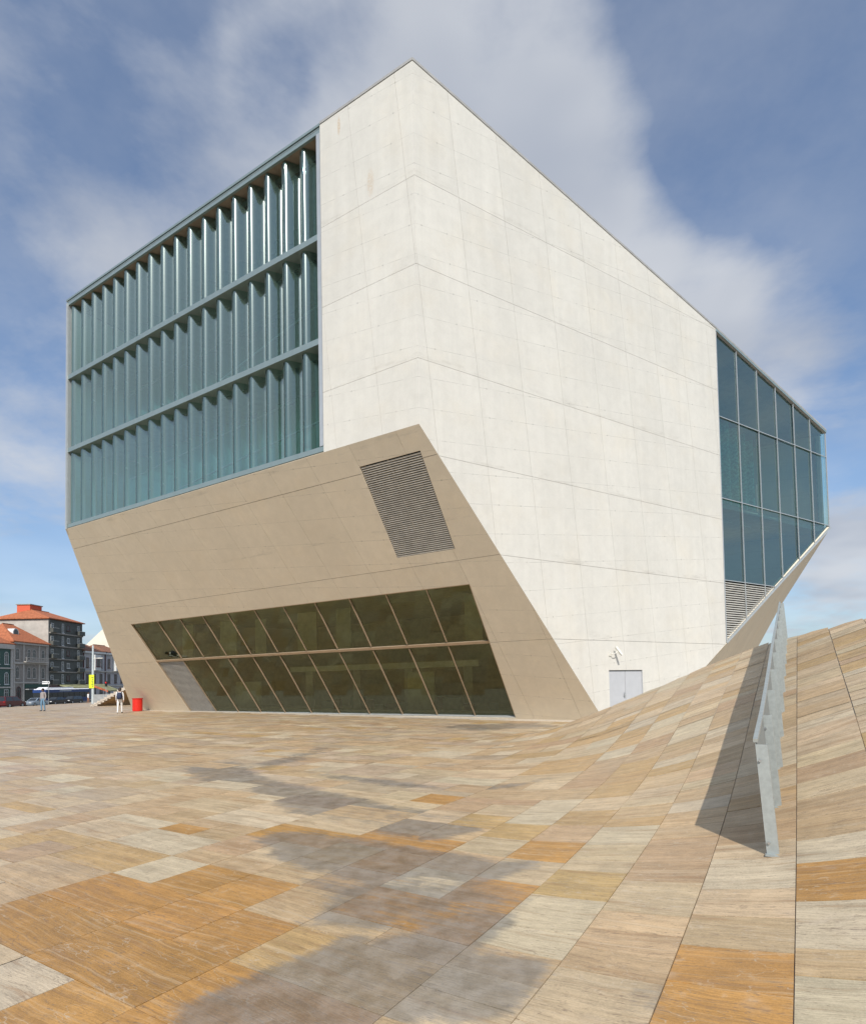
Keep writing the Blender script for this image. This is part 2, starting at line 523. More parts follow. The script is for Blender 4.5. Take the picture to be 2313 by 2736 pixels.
M['tube'] = m


def add_uv(o, fn):
    """fn(world position) -> (u, v)"""
    me = o.data
    lay = me.uv_layers.new(name='UVMap')
    og = WORLD[o.name]
    for lp in me.loops:
        lay.data[lp.index].uv = fn(me.vertices[lp.vertex_index].co + og)
    return o


# ------------------------------------------------------------------ terrain
A2 = np.array([0.5319, 0.8468]); A2 /= np.linalg.norm(A2)      # paving axis running away from the street corner
B2 = np.array([A2[1], -A2[0]])                                  # paving axis along the glass front
_gw = np.arange(-10, 40, 0.1)
_g = np.interp(_gw, [-50, 1, 2, 2.9, 4.2, 5.7, 7.1, 8.5, 9.9, 11.8, 14, 16.7, 18.5, 21, 60],
               [0, 0, .035, .09, .19, .39, .67, .99, 1.32, 1.70, 2.16, 2.75, 3.13, 3.3, 3.3])
_kern = np.exp(-0.5 * (np.arange(-15, 16) / 5.0) ** 2); _kern /= _kern.sum()
_g = np.convolve(np.pad(_g, 15, mode='edge'), _kern, mode='valid')


def sstep(a, b, x):
    tt = np.clip((np.asarray(x, float) - a) / (b - a), 0, 1)
    return tt * tt * (3 - 2 * tt)


def v_crest(u):
    return np.interp(u, [-8, -6, -3.7, -2.2, -0.8, -0.35, 0.63, 1.18, 3, 14], [15.9, 15.9, 16.2, 17.1, 17.25, 16.95, 16.1, 15.7, 14.8, 10])


def terrain(u, v):
    """ground height at paving coordinates"""
    u, v = np.asarray(u, float), np.asarray(v, float)
    x = B2[0] * u + A2[0] * v
    hill = np.interp(v + 1.7 * u, _gw, _g) * (1 - sstep(0.02, 0.35, v - v_crest(u)))
    return hill + 0.14 * sstep(8, 34, -u) - 1.05 * sstep(30, 66, -x)


def uv_xy(u, v):
    return B2[0] * u + A2[0] * v, B2[1] * u + A2[1] * v


def xy_uv(x, y):
    return B2[0] * x + B2[1] * y, A2[0] * x + A2[1] * y


def ground_z(x, y):
    return float(terrain(*xy_uv(x, y)))


STAINS = [([(-1.45, 2.99), (-1.32, 3.48), (-0.91, 3.79), (-0.58, 4.22), (-0.48, 4.02), (-0.11, 4.28), (0.52, 4.61), (0.54, 4.33), (0.21, 3.85), (0.66, 3.72), (0.53, 3.44), (0.38, 3.19), (-0.24, 3.08), (-0.72, 2.97)], 1.0),
          ([(-2.13, 7.01), (-1.6, 7.2), (-0.7, 6.59), (0.05, 6.16), (0.93, 5.66), (0.46, 5.17), (-0.13, 5.33), (-0.65, 5.23), (-1.14, 5.53), (-1.66, 6.1)], 0.9),
          ([(-5.64, 13.2), (-4.67, 13.88), (-2.95, 10.92), (-1.45, 9.35), (-0.26, 8.18), (0.77, 7.65), (0.51, 6.81), (-0.16, 6.55), (-0.99, 7.15), (-1.91, 8.02), (-3.19, 9.96), (-4.47, 11.1)], 0.8),
          ([(-2.87, 12.12), (-1.15, 10.99), (0.11, 9.84), (1.98, 9.86), (0.88, 9.45), (-0.38, 9.84), (-1.65, 10.66)], 0.8),
          ([(-4.16, 13.0), (-3.45, 15.65), (-2.94, 18.15), (-2.57, 16.7), (-3.01, 13.64), (-3.5, 12.2)], 0.6),
          ([(1.02, 3.27), (1.27, 3.47), (1.15, 3.17), (1.01, 3.08)], 0.8),
          ([(-0.49, 24.09), (4.38, 24.48), (4.95, 21.68), (1.27, 20.39)], 0.6),
          ([(-1.05, 4.69), (-0.77, 4.89), (-0.55, 5.08), (-0.6, 4.82), (-0.87, 4.56)], 0.6),
          ([(-1.31, 5.47), (-0.57, 5.29), (0.04, 5.3), (0.51, 5.17), (0.77, 4.75), (0.52, 4.56), (0.03, 4.31), (-0.45, 4.17), (-0.67, 4.26), (-1.02, 4.41), (-0.99, 4.79)], 0.62)]


def damp_at(x, y):
    """0..1 dirt left behind by drying puddles"""
    x, y = np.asarray(x, float), np.asarray(y, float)
    d = np.zeros_like(x)
    if y.min() > 26 or x.min() > 6 or x.max() < -8:
        return d
    for poly_, s in STAINS:
        inside = np.zeros(x.shape, bool)
        dist = np.full(x.shape, 1e9)
        n = len(poly_)
        for i in range(n):
            (x0, y0), (x1, y1) = poly_[i], poly_[(i + 1) % n]
            cond = (y0 > y) != (y1 > y)
            xi = x0 + (y - y0) / ((y1 - y0) if abs(y1 - y0) > 1e-9 else 1e-9) * (x1 - x0)
            inside ^= cond & (x < xi)
            L2 = (x1 - x0) ** 2 + (y1 - y0) ** 2
            tt = np.clip(((x - x0) * (x1 - x0) + (y - y0) * (y1 - y0)) / L2, 0, 1)
            dist = np.minimum(dist, np.hypot(x - x0 - tt * (x1 - x0), y - y0 - tt * (y1 - y0)))
        wd = 0.10 + 0.035 * np.abs(y)
        d = np.maximum(d, s * sstep(-1, 1, np.where(inside, dist, -dist) / wd))
    return d


TONES = {'O': (0.41, 0.22, 0.07), 'C': (0.44, 0.295, 0.135), 'T': (0.455, 0.325, 0.19), 'L': (0.50, 0.385, 0.245),
         'W': (0.51, 0.42, 0.29), 'R': (0.41, 0.28, 0.165), 'G': (0.43, 0.33, 0.225), 'H': (0.44, 0.295, 0.145)}
OVER = [('O', -0.37, 3.66), ('O', -0.34, 3.37), ('O', 0.13, 5.09), ('C', 0.11, 4.48), ('W', 0.09, 4.09), ('W', 0.07, 3.68), ('W', 0.06, 3.41), ('R', -0.96, 5.07), ('R', -1.05, 5.56), ('T', -0.4, 4.08), ('T', -0.43, 4.42), ('L', -1.03, 4.58), ('T', -0.92, 4.06), ('O', -1.63, 4.05), ('O', -2.23, 4.29), ('W', -1.75, 4.36), ('L', -1.3, 3.44), ('W', -1.41, 3.76), ('C', -1.77, 4.72), ('L', -2.33, 4.76), ('O', -2.31, 5.4), ('L', -1.69, 5.75), ('W', -2.84, 4.09), ('O', -2.82, 3.57), ('O', -4.99, 5.21), ('R', -3.64, 3.98), ('L', -6.29, 5.7), ('O', -3.79, 5.07), ('O', -3.28, 2.97), ('O', -3.88, 3.36), ('O', -4.99, 2.39), ('O', -3.7, 2.22), ('O', -5.0, 2.86), ('O', -3.86, 2.77), ('O', -4.96, 3.55), ('W', -3.9, 1.78), ('W', -6.19, 2.64), ('W', -5.86, 3.84), ('T', -6.13, 3.07), ('C', -5.84, 3.5), ('R', -7.1, 3.24), ('O', -2.9, 2.17), ('W', -1.54, 6.02), ('W', -2.88, 7.53), ('O', -2.2, 8.3), ('O', -2.29, 6.68), ('O', -3.57, 12.43), ('W', -1.76, 9.08), ('W', -2.97, 12.5), ('R', -2.4, 10.56), ('O', -2.27, 9.66), ('O', -1.64, 6.74), ('T', -1.12, 6.88), ('O', -3.48, 10.39), ('O', -3.5, 9.73), ('R', -2.84, 8.53), ('W', -4.52, 9.34), ('O', -2.24, 5.5), ('R', -8.35, 4.17), ('W', -6.39, 4.19), ('R', -7.26, 3.24), ('L', -7.4, 4.05)]

V_FRONT = 23.9                     # paving coordinate of the building foot


def in_building(u, v):
    """inside the footprint of the hall at ground level"""
    return v > V_FRONT and u > -40.6


# ---- lay out the stones: strips along the A axis, joints across
tiles = []
U0, UW, VH = -1.94, 0.613, 0.626
k = -1
u_edges = [U0 + UW * i for i in range(0, 30)]
cols = [(u_edges[i], u_edges[i + 1]) for i in range(0, 16)]
for i in range(75):
    cols.append((U0 - 2 * UW * (i + 1), U0 - 2 * UW * i))


def lay(u0, u1, v0, v1):
    um, vm = (u0 + u1) / 2, (v0 + v1) / 2
    x, y = uv_xy(um, vm)
    if y < 0.3 or abs(x) > 0.74 * y * 1.08 + 3.0 or math.hypot(x, y) > 62 or in_building(um, v1 - 0.1):
        return
    if -7 < um and v0 > v_crest(um) - 0.05 and v0 < 23:
        if um > -5.2:
            return
    if um > -5.2:
        v1 = min(v1, float(v_crest(um)))
        if v1 - v0 < 0.05:
            return
    if v0 > V_FRONT and um > -40.6:
        return
    tiles.append([u0, u1, v0, v1])


for (a, b) in cols:
    wide = b - a > 0.9
    v = 0.02 + VH * 0 if wide else 0.02 + rng.choice([0, .18, .31, .44])
    if not wide:
        v = 0.1 + rng.uniform(0, 0.5)
    vend = 62.0 if a < -38 else 24.0
    if wide and a < -44:
        v = max(v, 0.02)
    while v < vend:
        if wide:
            st_ = VH if rng.random() > 0.16 else VH * 0.5
            near_hill = a > -3.4 and v > 3.7
            if near_hill or rng.random() < 0.42:
                mid_u = (a + b) / 2
                lay(a, mid_u, v, v + st_)
                lay(mid_u, b, v, v + st_)
            else:
                lay(a, b, v, v + st_)
        else:
            st_ = rng.choice([0.30, 0.36, 0.45, 0.45, 0.626])
            lay(a, b, v, v + st_)
        v += st_

tone = []
for (a, b, c, d) in tiles:
    um, vm = (a + b) / 2, (c + d) / 2
    x, y = uv_xy(um, vm)
    far = math.hypot(x, y)
    hillish = vm + 1.7 * um > 2
    if hillish:
        key = rng.choice(list('TLOWRC'), p=[.34, .34, .06, .15, .06, .05])
    elif far < 9:
        key = rng.choice(list('TLOWRC'), p=[.38, .24, .08, .12, .08, .10])
    else:
        key = rng.choice(list('TLGWRC'), p=[.30, .20, .34, .08, .05, .03])
    for (kk, ou, ov) in OVER:
        if a <= ou < b and c <= ov < d:
            key = kk
    if key == 'O' and vm > 5 and hillish:
        key = 'H'
    tn = np.array(TONES[key]) * (1 + rng.normal(0, 0.05)) * (1 + rng.normal(0, 0.01, 3))
    tone.append(tn)

# how large each stone shows in the photograph's frame
F_ = 24.49 / 36.0 * 865
size = []
for (a, b, c, d) in tiles:
    um, vm = (a + b) / 2, (c + d) / 2
    x, y = uv_xy(um, vm)
    z = float(terrain(um, vm))
    px = 432 + F_ * x / y
    py = 1024 * (1390 / 2087) - F_ * (z - 1.75) / y
    vis = -30 < px < 895 and py < 1060
    size.append((b - a) * (d - c) / (y ** 3) * (1.75 - z if z < 1.6 else 0.15) if vis else 0)
order = np.argsort(-np.array(size))
single = set(int(i) for i in order[:296])


def plaza_attr(me, tones, damps, uvs):
    at = me.attributes.new('tone', 'FLOAT_COLOR', 'POINT')
    at.data.foreach_set('color', np.column_stack([tones, np.ones(len(tones))]).astype(np.float32).ravel())
    ad = me.attributes.new('damp', 'FLOAT', 'POINT')
    ad.data.foreach_set('value', np.asarray(damps, np.float32))
    lay_ = me.uv_layers.new(name='UVMap')
    vi = np.zeros(len(me.loops), np.int32)
    me.loops.foreach_get('vertex_index', vi)
    lay_.data.foreach_set('uv', np.asarray(uvs, np.float32)[vi].ravel())


# plaza bed (grout) under the stones; farther off the stones merge into one surface
us = sorted(set([round(-125 + 2.5 * i, 3) for i in range(33)] + [round(-43 + 1.0 * i, 3) for i in range(18)] + [round(-25 + 0.5 * i, 3) for i in range(35)] + [round(-8 + 0.2 * i, 3) for i in range(60)] + [round(4 + 0.5 * i, 3) for i in range(21)]))
vs_ = sorted(set([round(-12 + 0.6 * i, 3) for i in range(21)] + [round(0.3 + 0.25 * i, 3) for i in range(38)] + [round(9.8 + 0.2 * i, 3) for i in range(48)] + [round(20 + 1.5 * i, 3) for i in range(40)]))
UU, VV = np.meshgrid(us, vs_, indexing='ij')
XX, YY = uv_xy(UU, VV)
DD = np.hypot(XX, YY)
ZZ = terrain(UU, VV) - np.where(DD > 60, 0.0, 0.012) - np.where((VV + 1.7 * UU > 0) & (VV > -2) & (VV < 19), 0.003, 0.0)
nu, nv = UU.shape
pv = np.column_stack([XX.ravel(), YY.ravel(), ZZ.ravel()])
pf, pm = [], []
for i in range(nu - 1):
    for j in range(nv - 1):
        xm, dm_ = XX[i:i + 2, j:j + 2].mean(), DD[i:i + 2, j:j + 2].mean()
        if xm < -66.5:
            continue
        pf.append((i * nv + j, (i + 1) * nv + j, (i + 1) * nv + j + 1, i * nv + j + 1))
        pm.append(1 if dm_ > 60 else 0)
plaza = obj('plaza', pv, pf, [M['grout'], M['stone']], recalc=True, fmat=pm)
for p_ in plaza.data.polygons:
    p_.use_smooth = True
tag(plaza, 'travertine plaza that swells into a hill beside the concert hall', kind='structure')
plaza_attr(plaza.data, np.tile(np.array(TONES['G']) * 1.02, (len(pv), 1)), np.zeros(len(pv)), np.column_stack([UU.ravel(), VV.ravel() * 0.25]))


def stone_mesh(i, nsub, skirt, gap):
    a, b, c, d = tiles[i]
    h_ = gap / 2
    a, b, c, d = a + h_, b - h_, c + h_, d - h_
    gu, gv = np.meshgrid(np.linspace(a, b, nsub + 1), np.linspace(c, d, nsub + 1), indexing='ij')
    x, y = uv_xy(gu, gv)
    z = terrain(gu, gv) + jit[i]
    dp = damp_at(x, y) * keep[i]
    n = nsub + 1
    verts = np.column_stack([x.ravel(), y.ravel(), z.ravel()])
    faces = [(p * n + q, (p + 1) * n + q, (p + 1) * n + q + 1, p * n + q + 1) for p in range(nsub) for q in range(nsub)]
    ca, sa = math.cos(rot[i]), math.sin(rot[i])
    du, dv = gu.ravel() - a, gv.ravel() - c
    uvs = np.column_stack([du * ca + dv * sa + off[i, 0], -du * sa + dv * ca + off[i, 1]])
    dp = dp.ravel()
    if skirt:
        ring = [(p, 0) for p in range(nsub)] + [(nsub, q) for q in range(nsub)] + [(p, nsub) for p in range(nsub, 0, -1)] + [(0, q) for q in range(nsub, 0, -1)]
        idx = [p * n + q for p, q in ring]
        low = verts[idx] - np.array([0, 0, 0.03])
        base = len(verts)
        verts = np.vstack([verts, low])
        uvs = np.vstack([uvs, uvs[idx]])
        dp = np.concatenate([dp, dp[idx]])
        m_ = len(idx)
        faces += [(idx[q], base + q, base + (q + 1) % m_, idx[(q + 1) % m_]) for q in range(m_)]
    return verts, faces, uvs, dp


NTL = len(tiles)
jit = rng.normal(0, 0.0012, NTL)
rot = rng.normal(0, 0.045, NTL) + 0.01
off = rng.uniform(0, 200, (NTL, 2))
keep = np.where(rng.random(NTL) < 0.16, 0.45, rng.uniform(0.85, 1.1, NTL))       # some stones hold less dirt
fv_, ff_, fu_, fd_, ft_ = [], [], [], [], []
base_i = 0
for i in range(NTL):
    if i in single:
        vts, fcs, uvs, dp = stone_mesh(i, 5, True, 0.006)
        cx_, cy_ = uv_xy((tiles[i][0] + tiles[i][1]) / 2, (tiles[i][2] + tiles[i][3]) / 2)
        og = Vector((cx_, cy_, float(terrain((tiles[i][0] + tiles[i][1]) / 2, (tiles[i][2] + tiles[i][3]) / 2))))
        o = obj('paving_stone', vts, fcs, M['stone'], plaza, og)
        plaza_attr(o.data, np.tile(tone[i], (len(vts), 1)), dp, uvs)
    else:
        vts, fcs, uvs, dp = stone_mesh(i, 2, False, 0.010)
        fv_.append(vts); fu_.append(uvs); fd_.append(dp); ft_.append(np.tile(tone[i], (len(vts), 1)))
        ff_ += [tuple(q + base_i for q in f) for f in fcs]
        base_i += len(vts)
o = obj('paving_field', np.vstack(fv_), ff_, M['stone'], plaza)
plaza_attr(o.data, np.vstack(ft_), np.concatenate(fd_), np.vstack(fu_))
tag(o, 'smaller looking travertine stones farther across the plaza', kind='stuff')

# far ground, road, pavements
o = obj('ground', [(-3000, -3000, -1.35), (3000, -3000, -1.35), (3000, 3000, -1.35), (-3000, 3000, -1.35)], [(0, 1, 2, 3)], M['far'])
tag(o, 'town ground reaching to the horizon', kind='structure')
o = MB().bx(-84, -67.2, -60, 420, -1.6, -1.12).build('road', M['asphalt'])
tag(o, 'grey asphalt street beyond the plaza', kind='structure')
for yy in range(80, 180, 8):
    MB().bx(-75.9, -75.75, yy, yy + 4, -1.2, -1.116).build('lane_marking', M['paint'], o)
o = MB().bx(-92.0, -84, -60, 420, -1.6, -0.98).build('pavement', M['pave'])
tag(o, 'pavement in front of the row of houses', kind='structure')
o = MB().bx(-67.2, -66.3, -60, 420, -1.6, -0.96).build('kerb', M['kerb'])
tag(o, 'kerb between plaza and street', kind='structure')


# ------------------------------------------------------------------ concert hall
K = Vector((-0.3274, 20.1074, 0))
lw = Vector((-0.8470, 0.5316, 0)).normalized()       # along the glass front, to the left
rw = Vector((0.8450, 0.5347, 0)).normalized()        # along the long wall, to the right
nl = Vector((-lw.y, lw.x, 0)); nl = -nl if nl.y > 0 else nl
nr = Vector((rw.y, -rw.x, 0))
SK, ZB = 0.743, 10.72                                # overhang per metre, height of the lower edge
ns = Vector((nl.x, nl.y, -SK)).normalized()
UPV = Vector((0, 0, 1))


def RP(s, z, d=0.0):
    return K + rw * s + UPV * z + nr * d


def LP(s, z, d=0.0):
    return K + lw * s + UPV * z + nl * d


def SP(s, z, d=0.0):
    return K + lw * s + UPV * z - nl * ((ZB - z) * SK) + ns * d


hall = empty('concert_hall', (1.0, 24.6, 0), 'white concrete concert hall with sloping underside and glass ends', 'concert hall')


def clip(poly, a, b, c):
    """keep the part of a convex polygon with a*x + b*y <= c"""
    out_ = []
    n = len(poly)
    for i in range(n):
        p, q = poly[i], poly[(i + 1) % n]
        fp, fq = a * p[0] + b * p[1] - c, a * q[0] + b * q[1] - c
        if fp <= 0:
            out_.append(p)
        if fp * fq < 0:
            t_ = fp / (fp - fq)
            out_.append((p[0] + t_ * (q[0] - p[0]), p[1] + t_ * (q[1] - p[1])))
    return out_


def area(poly):
    return 0.5 * abs(sum(poly[i][0] * poly[(i + 1) % len(poly)][1] - poly[(i + 1) % len(poly)][0] * poly[i][1] for i in range(len(poly)))) if len(poly) > 2 else 0


def subtract(polys, hole):
    """subtract a convex hole (counter-clockwise) from convex polygons"""
    res = []
    for poly in polys:
        rest = poly
        for i in range(len(hole)):
            p, q = hole[i], hole[(i + 1) % len(hole)]
            # outside of this edge: right of p->q
            a, b = (q[1] - p[1]), -(q[0] - p[0])
            c = a * p[0] + b * p[1]
            outp = clip(rest, -a, -b, -c)
            if area(outp) > 1e-3:
                res.append(outp)
            rest = clip(rest, a, b, c)
            if area(rest) < 1e-4:
                rest = []
                break
        # rest lies inside the hole: dropped
    return res


def panels(outline, lifts, tilt, cstep, coff, holes, place, part, mat, thick=0.08, gl=0.012, gc=0.009):
    """cast concrete pours: lifts are horizontal joints, columns lean by `tilt`"""
    zs = [-5] + list(lifts) + [60]
    smin, smax = min(p[0] for p in outline) - 5, max(p[0] for p in outline) + 5
    for zi in range(len(zs) - 1):
        band = clip(clip(outline, 0, 1, zs[zi + 1] - gl / 2), 0, -1, -(zs[zi] + gl / 2))
        if area(band) < 1e-3:
            continue
        k0 = int(math.floor((smin - coff) / cstep)) - 3
        k1 = int(math.ceil((smax - coff) / cstep)) + 6
        for kc in range(k0, k1):
            # column between s + tilt*z = coff + kc*cstep and the next
            cell = clip(band, -1, -tilt, -(coff + kc * cstep + gc / 2))
            cell = clip(cell, 1, tilt, coff + (kc + 1) * cstep - gc / 2)
            if area(cell) < 4e-3:
                continue
            cells = [cell]
            for hole in holes:
                cells = subtract(cells, hole)
            mb = MB()
            for c_ in cells:
                c2 = []
                for p_ in c_:
                    if not c2 or math.hypot(p_[0] - c2[-1][0], p_[1] - c2[-1][1]) > 2e-3:
                        c2.append(p_)
                if len(c2) > 2 and math.hypot(c2[0][0] - c2[-1][0], c2[0][1] - c2[-1][1]) < 2e-3:
                    c2.pop()
                if len(c2) < 3 or area(c2) < 4e-3:
                    continue
                front = [place(p[0], p[1], 0.0) for p in c2]
                ext = place(c2[0][0], c2[0][1], -thick) - place(c2[0][0], c2[0][1], 0.0)
                mb.prism(front, ext)
            if not mb.v:
                continue
            o_ = mb.build('concrete_panel', mat, part)
            base0 = place(0, 0)
            if place is RP:
                add_uv(o_, lambda P: ((P - K).dot(rw), P.z))
            elif place is LP:
                add_uv(o_, lambda P: ((P - K).dot(lw), P.z))
            elif place is SP:
                add_uv(o_, lambda P: ((P - K).dot(lw), P.z * 1.246))
            else:
                add_uv(o_, lambda P: (P.x, P.y + P.z))


def ccw(poly):
    s_ = sum(poly[i][0] * poly[(i + 1) % len(poly)][1] - poly[(i + 1) % len(poly)][0] * poly[i][1] for i in range(len(poly)))
    return poly if s_ > 0 else poly[::-1]


def backing(name, outline, place, holes, d0, th, mat, parent):
    cells = [ccw(outline)]
    for h_ in holes:
        cells = subtract(cells, ccw(h_))
    mb = MB()
    for c_ in cells:
        mb.prism([place(p[0], p[1], d0) for p in c_], place(c_[0][0], c_[0][1], d0 - th) - place(c_[0][0], c_[0][1], d0))
    o_ = mb.build(name, mat, parent)
    return o_


TOP = 23.86
LIFTS = (3.37, 6.48, 9.75, 13.07, 16.45, 19.66)
# intersection of the sloping underside with the long wall
TQ = -0.478


def edge_s(z):                      # along lw for the sloping face
    return TQ * (ZB - z) * SK


def edge_r(z):                      # along rw for the long wall
    P = SP(edge_s(z), z)
    return (P - K).dot(rw)


# --- long wall (right)
R_TOP0, R_TOP1, R_TOP2 = (0.0, TOP), (18.05, 19.72), (29.46, 16.78)
r_out = ccw([(edge_r(ZB), ZB), R_TOP0, R_TOP1, (17.90, 3.42), (16.15, 2.28), (12.25, -0.2), (edge_r(-0.2), -0.2)])
door_hole = ccw([(9.22, -1), (11.40, -1), (11.40, 2.11), (9.22, 2.11)])
long_wall = backing('long_wall', r_out, RP, [door_hole], -0.075, 0.25, M['joint'], hall)
panels(r_out, LIFTS, 0.107, 2.18, 4.01 - 2.18 * 3, [door_hole], RP, long_wall, M['concrete'])

# --- end wall beside the glass (left)
l_out = ccw([(0.0, ZB), (4.42, ZB), (4.42, TOP), (0.0, TOP)])
end_wall = backing('end_wall', l_out, LP, [], -0.075, 0.25, M['joint'], hall)
panels(l_out, LIFTS, -0.107, 2.18, -1.75, [], LP, end_wall, M['concrete_rust'])

# --- sloping underside below the glass front
WL, WR, WT, WM, WBt = 23.80, 0.19, 5.64, 3.37, 0.03
s_out = ccw([(23.80, ZB), (0.0, ZB), (edge_s(-0.3), -0.3), (30.69, -0.3)])
win_hole = ccw([(WL, WBt), (WR, WBt), (WR, WT), (WL, WT)])
vent_hole = ccw([(3.09, 10.02), (0.31, 10.02), (0.29, 6.89), (3.05, 6.89)])
slope = backing('sloping_wall', s_out, SP, [win_hole, vent_hole], -0.075, 0.25, M['joint'], hall)
panels(s_out, (3.37, 6.50, 9.80), -0.16, 2.18, -0.7, [win_hole, vent_hole], SP, slope, M['concrete_bounce'], gl=0.014)

# --- roof and coping
BK = K + lw * 23.8 + rw * 29.46
roof_pts = [RP(0, TOP - .12), RP(18.05, 19.60), RP(29.46, 16.66), Vector((BK.x, BK.y, 16.66)), LP(23.8, TOP - .12)]
roof = obj('roof', roof_pts, [(0, 1, 2, 3, 4)], M['roof'], hall)
mb = MB()
for (p, q) in ((R_TOP0, R_TOP1), (R_TOP1, R_TOP2)):
    P0, P1 = RP(p[0], p[1] + 0.07, -0.16), RP(q[0], q[1] + 0.07, -0.16)
    mb.bar(P0, P1, 0.10, 0.36, nr)
mb.build('coping', M['coping'], roof)
MB().bar(LP(0.0, TOP + 0.07, -0.16), LP(4.42, TOP + 0.07, -0.16), 0.10, 0.36, nl).build('coping', M['coping'], roof)
MB().bar(LP(4.42, TOP + 0.05, -0.2), LP(23.86, TOP + 0.05, -0.2), 0.10, 0.40, nl).build('coping', M['alu'], roof)
# hidden rear and left walls that close the volume
LB = K + lw * 23.8
BKV = lambda z: Vector((BK.x, BK.y, z))
ob = obj('rear_side_wall', [LP(23.8, TOP - .2, -.05), LP(23.8, ZB, -.05), BKV(ZB), BKV(16.5)], [(0, 1, 2, 3)], M['concrete_bounce'], hall)
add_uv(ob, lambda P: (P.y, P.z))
ob = obj('rear_side_wall', [LP(23.75, ZB, -.15), SP(30.2, 0.0, -.15), SP(30.2, 0.0) + rw * 22, BKV(ZB)], [(0, 1, 2, 3)], M['concrete_bounce'], hall)
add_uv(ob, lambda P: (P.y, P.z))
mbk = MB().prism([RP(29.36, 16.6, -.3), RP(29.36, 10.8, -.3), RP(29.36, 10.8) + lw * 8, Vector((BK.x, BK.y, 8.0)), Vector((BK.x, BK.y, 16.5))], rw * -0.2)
ob = mbk.build('far_end_wall', M['concrete_bounce'], hall); add_uv(ob, lambda P: (P.y, P.z))

# --- soffit under the far glass end
Atip = RP(29.50, 10.80)
Cm, Dm = Vector((24.57, 41.5, 6.55)), Vector((24.39, 44.0, 4.03))
Bf = RP(12.25, -0.22)
soff = empty_part = None
pl = [Atip, RP(16.15, 2.28), Bf, Dm + (Dm - Cm) * 1.7, Dm]
nsf = (pl[1] - pl[0]).cross(Dm - pl[0]).normalized()


def on_soffit(P, toward):
    d_ = (P - toward)
    tt = (pl[0] - toward).dot(nsf) / d_.dot(nsf)
    return toward + d_ * tt


eye = Vector((0, 0, 1.75))
Cs = on_soffit(Cm, eye)
Ds = Dm
fold = RP(21.9, 2.28 + (21.9 - 16.15) * 0.638)
E2 = Ds + (Ds - Cs) * 1.6
f1 = [RP(29.50, 10.80), fold, Cs]
f2 = [fold, RP(16.15, 2.28), Bf, E2, Ds, Cs]
inn = -nsf if (nsf.dot(eye - pl[0]) > 0) else nsf
for poly in (f1, f2):
    ob = MB().prism(poly, inn * 0.25).build('soffit', M['concrete_bounce'], hall)
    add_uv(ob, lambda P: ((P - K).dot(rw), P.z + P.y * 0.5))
e_ = RP(29.3, 10.8, -.25)
ob = obj('far_end_wall', [e_, Cs, e_ + lw * 9, Ds, E2, E2 + lw * 9], [(0, 1, 2), (1, 3, 5, 2), (3, 4, 5)], M['concrete_bounce'], hall, recalc=False)
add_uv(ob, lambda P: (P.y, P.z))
# bright narrow rim between long wall glazing and soffit
MB().bar(RP(17.95, 3.45, -0.02), RP(29.46, 10.78, -0.02), 0.10, 0.10, nr).build('rim', M['alu_light'], hall)

# --- double door in the long wall
dr = MB()
door = MB().box(RP(10.31, 1.055, -0.16), (2.18, 0.03, 2.11), rw, nr, UPV).build('door', M['black'], hall)
for a_, b_ in ((9.235, 10.295), (10.315, 11.385)):
    MB().box(RP((a_ + b_) / 2, 0.99, -0.09), (b_ - a_, 0.05, 2.20), rw, nr, UPV).build('door_leaf', M['door'], door)
h_ = MB().box(RP(10.22, 1.02, -0.05), (0.05, 0.02, 0.22), rw, nr, UPV)
h_.tube([RP(10.22, 1.06, -0.04), RP(10.22, 1.06, 0.03), RP(10.10, 1.06, 0.03)], 0.012, 6)
h_.build('handle', M['steel'], door)
fr = MB()
fr.box(RP(9.215, 1.05, -0.06), (0.03, 0.10, 2.14), rw, nr, UPV).box(RP(11.405, 1.05, -0.06), (0.03, 0.10, 2.14), rw, nr, UPV)
fr.box(RP(10.31, 2.125, -0.06), (2.22, 0.10, 0.03), rw, nr, UPV)
fr.build('door_frame', M['door'], door)

# --- ventilation louvre in the sloping wall
vent = MB().prism([SP(3.09, 10.02, -0.42), SP(0.31, 10.02, -0.42), SP(0.29, 6.89, -0.42), SP(3.05, 6.89, -0.42)], ns * -0.05).build('vent', M['black'], hall)
vf = MB()
for p, q in (((3.09, 10.02), (0.31, 10.02)), ((0.31, 10.02), (0.29, 6.89)), ((0.29, 6.89), (3.05, 6.89)), ((3.05, 6.89), (3.09, 10.02))):
    vf.bar(SP(p[0], p[1], -0.22), SP(q[0], q[1], -0.22), 0.03, 0.36, ns)
vf.build('vent_frame', M['slat'], vent)
MB().bar(SP(1.81, 10.0, -0.10), SP(1.77, 7.72, -0.10), 0.035, 0.05, ns).build('vent_mullion', M['slat'], vent)
NSL = 46
ez_ = (SP(0, 8, 0) - SP(0, 7, 0)).normalized()
tilt_n = (ns * 0.5 + ez_ * 0.87).normalized()
slat_me = None
for i in range(NSL):
    z_ = 6.93 + (9.95 - 6.93) * i / (NSL - 1)
    if abs(z_ - 7.70) < 0.03:
        continue
    if slat_me is None:
        mbs = MB().box((0, 0, 0), (2.74, 0.058, 0.026), lw, (ns * 0.75 - ez_ * 0.66).normalized(), (ez_ * 0.75 + ns * 0.66).normalized())
        slat_me = mk_mesh('slat', mbs.v, mbs.f, M['slat'])
        fix_normals(slat_me)
    inst('slat', slat_me, vent, SP(1.685, z_, -0.035))

